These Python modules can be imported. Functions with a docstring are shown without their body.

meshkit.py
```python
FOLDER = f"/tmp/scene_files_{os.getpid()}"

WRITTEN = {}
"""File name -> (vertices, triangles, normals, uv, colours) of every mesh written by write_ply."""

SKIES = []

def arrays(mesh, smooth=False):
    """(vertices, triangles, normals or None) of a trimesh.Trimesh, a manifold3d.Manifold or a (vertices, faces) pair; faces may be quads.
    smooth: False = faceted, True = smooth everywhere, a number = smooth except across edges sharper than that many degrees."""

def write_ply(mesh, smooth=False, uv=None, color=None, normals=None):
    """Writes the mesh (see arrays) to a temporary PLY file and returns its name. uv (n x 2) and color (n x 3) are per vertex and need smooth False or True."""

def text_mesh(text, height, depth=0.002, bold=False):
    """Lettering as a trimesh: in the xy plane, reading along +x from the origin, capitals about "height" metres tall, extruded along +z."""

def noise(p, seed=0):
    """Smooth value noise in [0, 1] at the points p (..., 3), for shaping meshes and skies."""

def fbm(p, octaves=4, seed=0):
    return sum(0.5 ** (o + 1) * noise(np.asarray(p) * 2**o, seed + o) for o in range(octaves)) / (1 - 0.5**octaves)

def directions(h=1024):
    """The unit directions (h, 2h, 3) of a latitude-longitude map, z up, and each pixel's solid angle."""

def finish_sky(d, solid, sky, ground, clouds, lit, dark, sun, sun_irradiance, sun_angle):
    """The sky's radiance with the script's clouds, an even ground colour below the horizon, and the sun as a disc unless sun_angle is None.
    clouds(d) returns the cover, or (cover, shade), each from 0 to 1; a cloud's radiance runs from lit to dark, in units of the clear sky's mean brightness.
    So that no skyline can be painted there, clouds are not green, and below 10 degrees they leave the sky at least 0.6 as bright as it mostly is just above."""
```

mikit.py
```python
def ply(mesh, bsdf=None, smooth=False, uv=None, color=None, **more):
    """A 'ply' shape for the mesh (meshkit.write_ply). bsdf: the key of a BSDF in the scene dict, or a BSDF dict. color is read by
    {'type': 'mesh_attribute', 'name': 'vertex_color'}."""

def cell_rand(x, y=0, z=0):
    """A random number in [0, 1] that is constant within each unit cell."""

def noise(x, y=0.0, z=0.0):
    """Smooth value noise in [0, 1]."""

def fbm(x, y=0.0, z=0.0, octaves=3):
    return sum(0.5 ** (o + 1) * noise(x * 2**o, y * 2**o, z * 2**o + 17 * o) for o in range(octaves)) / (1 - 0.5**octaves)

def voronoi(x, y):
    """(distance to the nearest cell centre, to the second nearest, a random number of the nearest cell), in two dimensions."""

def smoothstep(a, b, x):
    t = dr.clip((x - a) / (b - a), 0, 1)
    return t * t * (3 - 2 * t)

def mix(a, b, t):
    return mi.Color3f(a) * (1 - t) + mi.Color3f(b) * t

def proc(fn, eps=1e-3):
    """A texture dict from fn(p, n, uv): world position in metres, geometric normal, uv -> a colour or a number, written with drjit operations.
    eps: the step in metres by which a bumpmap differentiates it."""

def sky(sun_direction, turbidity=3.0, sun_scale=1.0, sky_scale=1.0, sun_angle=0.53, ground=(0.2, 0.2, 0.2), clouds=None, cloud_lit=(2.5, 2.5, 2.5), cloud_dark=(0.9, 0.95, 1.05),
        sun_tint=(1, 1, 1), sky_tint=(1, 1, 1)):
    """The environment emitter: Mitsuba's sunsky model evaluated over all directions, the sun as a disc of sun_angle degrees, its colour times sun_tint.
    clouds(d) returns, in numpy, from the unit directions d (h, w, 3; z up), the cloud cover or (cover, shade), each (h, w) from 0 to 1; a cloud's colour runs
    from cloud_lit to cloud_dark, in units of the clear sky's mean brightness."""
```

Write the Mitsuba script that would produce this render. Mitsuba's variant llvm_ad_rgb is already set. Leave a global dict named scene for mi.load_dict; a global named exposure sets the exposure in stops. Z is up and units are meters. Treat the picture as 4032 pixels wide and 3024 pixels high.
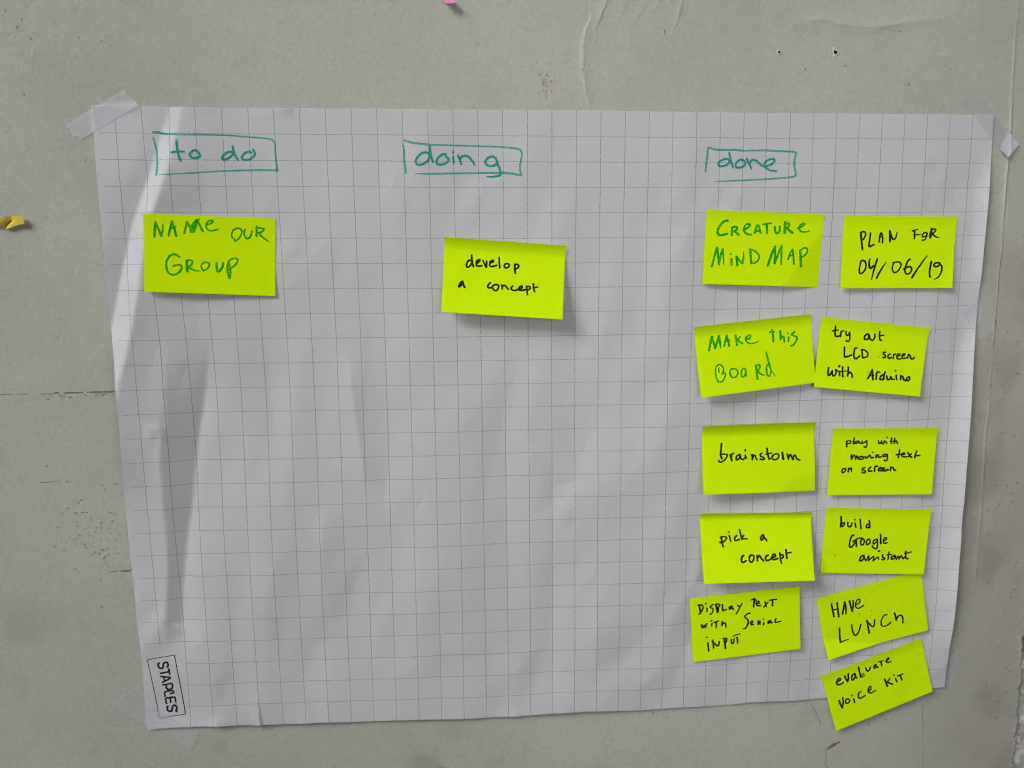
import math
import numpy as np
import trimesh
import shapely
from shapely.geometry import Point, Polygon, MultiPoint
from shapely.ops import unary_union
from scipy.ndimage import gaussian_filter, map_coordinates, minimum_filter
from scipy.interpolate import RectBivariateSpline, RegularGridInterpolator
import drjit as dr
import mitsuba as mi
import mikit
from mikit import noise, fbm, smoothstep, mix, cell_rand, voronoi

T = mi.ScalarTransform4f
scene, labels = {}, {}

# ---------------------------------------------------------------- camera, light, exposure
CAM = {"origin":[-0.1227,-0.8031,1.6674],"fwd":[0.082686,0.986013,-0.144711],"up":[0.020108,0.143528,0.989442],"fov":67.3102}
_o, _d = np.array(CAM['origin']), np.array(CAM['fwd'])
scene['camera'] = {'type': 'perspective', 'fov': CAM['fov'], 'fov_axis': 'x', 'near_clip': 0.01, 'far_clip': 50.0,
                   'to_world': T().look_at(origin=_o.tolist(), target=(_o + _d).tolist(), up=CAM['up'])}
exposure = 0.0


def lamp(center, target, w, h, rgb):
    return {'type': 'rectangle', 'to_world': T().look_at(origin=list(center), target=list(target), up=[0, 0, 1]) @ T().scale([w / 2, h / 2, 1]),
            'emitter': {'type': 'area', 'radiance': {'type': 'rgb', 'value': list(rgb)}}}


# daylight from an unseen window placed up on the left, a fill lamp added beside the camera for falloff towards the edges, and the light of the room's walls
scene['unseen_window_light'] = lamp((-5.0, -3.5, 5.9), (0, 0, 1.5), 3.2, 2.6, (17.4, 17.5, 17.6))
labels['unseen_window_light'] = {'label': 'unseen bright window up on the left, placed to light the board', 'category': 'window', 'kind': 'structure'}
scene['added_front_lamp'] = lamp((0.22, -1.02, 1.66), (0.18, 0, 1.54), 0.7, 0.5, (2.95, 2.92, 2.84))
labels['added_front_lamp'] = {'label': 'soft white fill lamp added beside the camera', 'category': 'lamp', 'kind': 'structure'}
scene['room_light'] = {'type': 'constant', 'radiance': {'type': 'rgb', 'value': [0.04, 0.04, 0.04]}}

# ---------------------------------------------------------------- materials


def diffuse(rgb_or_fn):
    c = {'type': 'rgb', 'value': list(rgb_or_fn)} if not callable(rgb_or_fn) else mikit.proc(rgb_or_fn)
    return {'type': 'twosided', 'bsdf': {'type': 'diffuse', 'reflectance': c}}


def grid_ink(uv):
    """How much of the printed grid line's ink there is, from sheet coordinates in cells."""
    i, j = uv.x, uv.y
    ri, rj = dr.round(i), dr.round(j)
    di, dj = dr.abs(i - ri) * 25.0, dr.abs(j - rj) * 25.0
    wob = noise(i * 3.1, j * 3.1, 4.0)
    logo = (j > 22.03) & (i < 1.97)
    on_v = dr.select((ri > 0.5) & (ri < 36.5) & ~logo, 1.0, 0.0)
    on_h = dr.select((rj > 0.5) & (rj < 25.5) & (i > 0.38) & (i < 36.86) & ~((rj > 22.5) & (i < 1.99)), 1.0, 0.0)
    v = (1 - smoothstep(0.22, 0.36, di)) * on_v * (0.72 + 0.28 * noise(ri * 7.3, j * 0.5, 1.0))
    h = (1 - smoothstep(0.20, 0.34, dj)) * on_h * (0.58 + 0.30 * noise(i * 0.5, rj * 5.7, 9.0))
    return dr.maximum(v, h) * (0.78 + 0.22 * wob) * 0.86


PAPER = (0.612, 0.615, 0.630)


def paper_fn(p, n, uv):
    m = 0.985 + 0.03 * fbm(uv.x * 5, uv.y * 5, 3.0, 3)
    speck = smoothstep(0.93, 0.96, noise(uv.x * 9, uv.y * 9, 7.0)) * smoothstep(0.75, 0.85, noise(uv.x * 1.3, uv.y * 1.3, 5.0))
    c = mi.Color3f(*PAPER) * m * (1 - 0.10 * speck)
    return mix(c, mi.Color3f(0.10, 0.10, 0.115), grid_ink(uv) * 0.93)


def teal_fn(p, n, uv):
    streak = noise(uv.x * 9, uv.y * 90, 6.0) * 0.6 + noise(uv.x * 70, uv.y * 70, 8.0) * 0.4
    d = smoothstep(0.30, 0.75, streak)
    c = mix(mi.Color3f(0.018, 0.285, 0.235), mi.Color3f(0.065, 0.375, 0.325), d)
    return c * (1 - 0.6 * grid_ink(uv))


def teal_light_fn(p, n, uv):
    streak = noise(uv.x * 5, uv.y * 70, 6.0) * 0.55 + noise(uv.x * 55, uv.y * 55, 8.0) * 0.45
    d = smoothstep(0.30, 0.72, streak)
    c = mix(mi.Color3f(0.045, 0.320, 0.255), mi.Color3f(0.190, 0.450, 0.400), d)
    return c * (1 - 0.6 * grid_ink(uv))


def note_fn(p, n, uv):
    m = 0.97 + 0.05 * fbm(uv.x * 40, uv.y * 24, 1.0, 3) + 0.015 * (noise(uv.x * 260, uv.y * 160, 2.0) - 0.5)
    return mi.Color3f(0.700, 0.985, 0.005) * m


def black_fn(p, n, uv):
    d = noise(p.x * 900, p.z * 900, 1.0)
    return mix(mi.Color3f(0.013, 0.016, 0.005), mi.Color3f(0.040, 0.055, 0.006), smoothstep(0.45, 0.95, d))


def green_fn(p, n, uv):
    d = noise(p.x * 700, p.z * 500, 1.0) * 0.6 + noise(p.x * 160, p.z * 160, 5.0) * 0.4
    return mix(mi.Color3f(0.008, 0.370, 0.008), mi.Color3f(0.080, 0.500, 0.004), smoothstep(0.35, 0.75, d))


def wall_fn(p, n, uv):
    x, z = p.x, p.z
    big = fbm(x * 3.2, z * 3.2, 1.0, 4)
    mid = fbm(x * 16, z * 16, 5.0, 4)
    fine = noise(x * 420, z * 420, 3.0)
    c = mix(mi.Color3f(0.460, 0.456, 0.396), mi.Color3f(0.500, 0.496, 0.436), smoothstep(0.3, 0.7, big))
    thread = noise(x * 900, z * 250, 6.0) + noise(x * 250, z * 900, 7.0) - 1.0
    c *= 0.955 + 0.09 * mid + 0.07 * (fine - 0.5) + 0.06 * thread
    # handling grime: towards the worn right edge and in scattered smudges
    edge = smoothstep(0.33, 0.56, x) * smoothstep(1.95, 1.35, z)
    blot = smoothstep(0.50, 0.74, fbm(x * 11, z * 9, 11.0, 4)) * edge * 0.9
    smud = smoothstep(0.60, 0.80, fbm(x * 13, z * 13, 21.0, 4)) * (0.2 + 0.8 * smoothstep(1.42, 1.12, z))
    c = mix(c, mi.Color3f(0.245, 0.222, 0.180), dr.clip(blot * 0.60 + edge * 0.34, 0, 0.85))
    c = mix(c, mi.Color3f(0.255, 0.250, 0.215), smud * 0.42)
    pit = smoothstep(0.78, 0.9, noise(x * 300, z * 300, 31.0)) * smoothstep(0.45, 0.7, mid)
    return c * (1 - 0.07 * pit)


def wall_bump(p, n, uv):
    x, z = p.x, p.z
    patch = smoothstep(0.35, 0.65, fbm(x * 22, z * 22, 2.0, 3))
    warp = (noise(x * 760, z * 230, 1.0) - 0.5) * (0.2 + 0.8 * patch)
    weft = (noise(x * 230, z * 760, 2.0) - 0.5) * (1.0 - 0.7 * patch)
    grain = noise(x * 520, z * 520, 4.0) - 0.5
    blob = smoothstep(0.72, 0.90, noise(x * 260, z * 260, 9.0))
    return warp + weft * 0.8 + grain * 0.9 + blob * 0.7


def plaster_fn(p, n, uv):
    x, z = p.x, p.z
    a = fbm(x * 120, z * 120, 3.0, 4)
    c = mix(mi.Color3f(0.62, 0.62, 0.60), mi.Color3f(0.42, 0.41, 0.38), smoothstep(0.42, 0.62, a))
    return mix(c, mi.Color3f(0.20, 0.10, 0.06), smoothstep(0.70, 0.78, fbm(x * 60, z * 60, 8.0, 3)) * 0.7)


def yellow_fn(p, n, uv):
    return mix(mi.Color3f(0.60, 0.33, 0.006), mi.Color3f(0.72, 0.56, 0.080), smoothstep(-0.565, -0.545, p.x))


scene['paper'] = {'type': 'twosided', 'bsdf': {'type': 'diffuse', 'reflectance': mikit.proc(paper_fn)}}
scene['teal_marker'] = diffuse(teal_fn)
scene['teal_marker_dry'] = diffuse(teal_light_fn)
scene['note_paper'] = {'type': 'twosided', 'bsdf': {'type': 'diffuse', 'reflectance': mikit.proc(note_fn)}}
scene['black_ink'] = diffuse(black_fn)
scene['green_ink'] = diffuse(green_fn)
scene['print_ink'] = diffuse((0.022, 0.018, 0.022))
scene['wall_paint'] = {'type': 'twosided', 'bsdf': {'type': 'bumpmap', 'arbitrary': mikit.proc(wall_bump, eps=4e-4), 'scale': 0.00021,
                       'bsdf': {'type': 'principled', 'base_color': mikit.proc(wall_fn), 'roughness': 0.75, 'specular': 0.25}}}
scene['plaster'] = diffuse(plaster_fn)
scene['grime_dark'] = diffuse((0.21, 0.205, 0.18))
scene['grime_brown'] = diffuse((0.22, 0.175, 0.135))
scene['grime_grey'] = diffuse((0.295, 0.29, 0.25))
scene['scratch_white'] = diffuse((0.68, 0.68, 0.66))
scene['hole_shade'] = diffuse((0.015, 0.010, 0.008))  # near-black colour for the shade inside the nail holes
scene['yellow_paper'] = diffuse(yellow_fn)
scene['fold_shade_brown'] = diffuse((0.20, 0.085, 0.008))  # dark brown for the shading painted along the scrap fold
scene['pink_paper'] = diffuse((0.80, 0.30, 0.53))
scene['olive_paper'] = diffuse((0.40, 0.38, 0.06))
scene['chip_white'] = diffuse((0.66, 0.66, 0.64))
for _k, _o2, _c in (('tape_film', 0.24, (0.60, 0.57, 0.66)), ('tape_film_clear', 0.24, (0.74, 0.72, 0.84)), ('tape_film_milky', 0.42, (0.76, 0.755, 0.82)), ('tape_film_folded', 0.86, (0.64, 0.62, 0.70))):
    scene[_k] = {'type': 'mask', 'opacity': _o2, 'bsdf': {'type': 'twosided', 'bsdf': {'type': 'principled', 'base_color': {'type': 'rgb', 'value': list(_c)}, 'roughness': 0.45, 'specular': 0.4}}}

# ---------------------------------------------------------------- the setting: the canvas covered wall
RIDGES = [[[[0.0266,1.9184],[0.0254,1.9153],[0.021,1.9069],[0.0188,1.8977],[0.0185,1.8847],[0.0185,1.8693],[0.0197,1.8577],[0.0214,1.8453],[0.0247,1.836],[0.0281,1.829]],0.0016,0.0007,0.0055],[[[0.0447,1.9391],[0.0436,1.9346],[0.0396,1.9262],[0.0364,1.917],[0.0316,1.9078]],0.0018,0.0035,0.0014],[[[0.0647,1.9395],[0.0631,1.9342],[0.0584,1.9235],[0.0519,1.915]],0.0007,0.004,0.003],[[[0.0843,1.9384],[0.0828,1.9338],[0.0764,1.9238],[0.0732,1.9177]],0.0006,0.003,0.003],[[[0.0975,1.9379],[0.0959,1.9341],[0.0895,1.9241]],0.0004,0.003,0.003],[[[0.1209,1.9407],[0.1202,1.9361],[0.1175,1.9261],[0.1153,1.9169],[0.1105,1.9061]],0.0016,0.0018,0.0012],[[[0.2386,1.9179],[0.2578,1.9193],[0.2692,1.9195],[0.2808,1.9155],[0.298,1.9148],[0.3154,1.9125],[0.3325,1.9143],[0.3554,1.9184],[0.3784,1.9214],[0.4016,1.9234]],0.0026,0.007,0.007],[[[0.4776,1.9495],[0.4776,1.9432],[0.4779,1.9274],[0.4773,1.9009],[0.4783,1.8902],[0.4786,1.8741],[0.4788,1.8525],[0.4798,1.8287],[0.4794,1.8434],[0.4797,1.8243],[0.4807,1.8133],[0.4804,1.8078],[0.4804,1.7828],[0.4808,1.7684],[0.4803,1.7793],[0.4801,1.7521],[0.4804,1.7198],[0.4816,1.6871],[0.4811,1.6623],[0.4814,1.6289],[0.4809,1.6036],[0.4813,1.5781]],0.0015,0.0013,0.0008],[[[0.4806,1.5706],[0.4808,1.5362],[0.4822,1.5101],[0.4808,1.4838],[0.4817,1.4519],[0.4824,1.416],[0.4828,1.367],[0.4829,1.2947]],0.0015,0.0009,0.0009],[[[0.4639,1.3895],[0.4753,1.3864],[0.4829,1.3843]],0.001,0.002,0.003],[[[0.487,1.3796],[0.4968,1.3738],[0.509,1.3623],[0.5177,1.3491]],0.0007,0.002,0.002],[[[0.4865,1.3632],[0.4901,1.3652],[0.4947,1.3656]],0.0007,0.002,0.002],[[[-0.497,1.1609],[-0.4951,1.1518],[-0.4921,1.1396],[-0.4888,1.1303]],0.0012,0.004,0.003],[[[-0.0573,1.9373],[-0.0572,1.8849],[-0.0577,1.8286]],0.0005,0.0012,0.0012],[[[-0.0471,1.1818],[-0.047,1.1446],[-0.0467,1.0973]],0.0005,0.0012,0.0012]]
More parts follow.
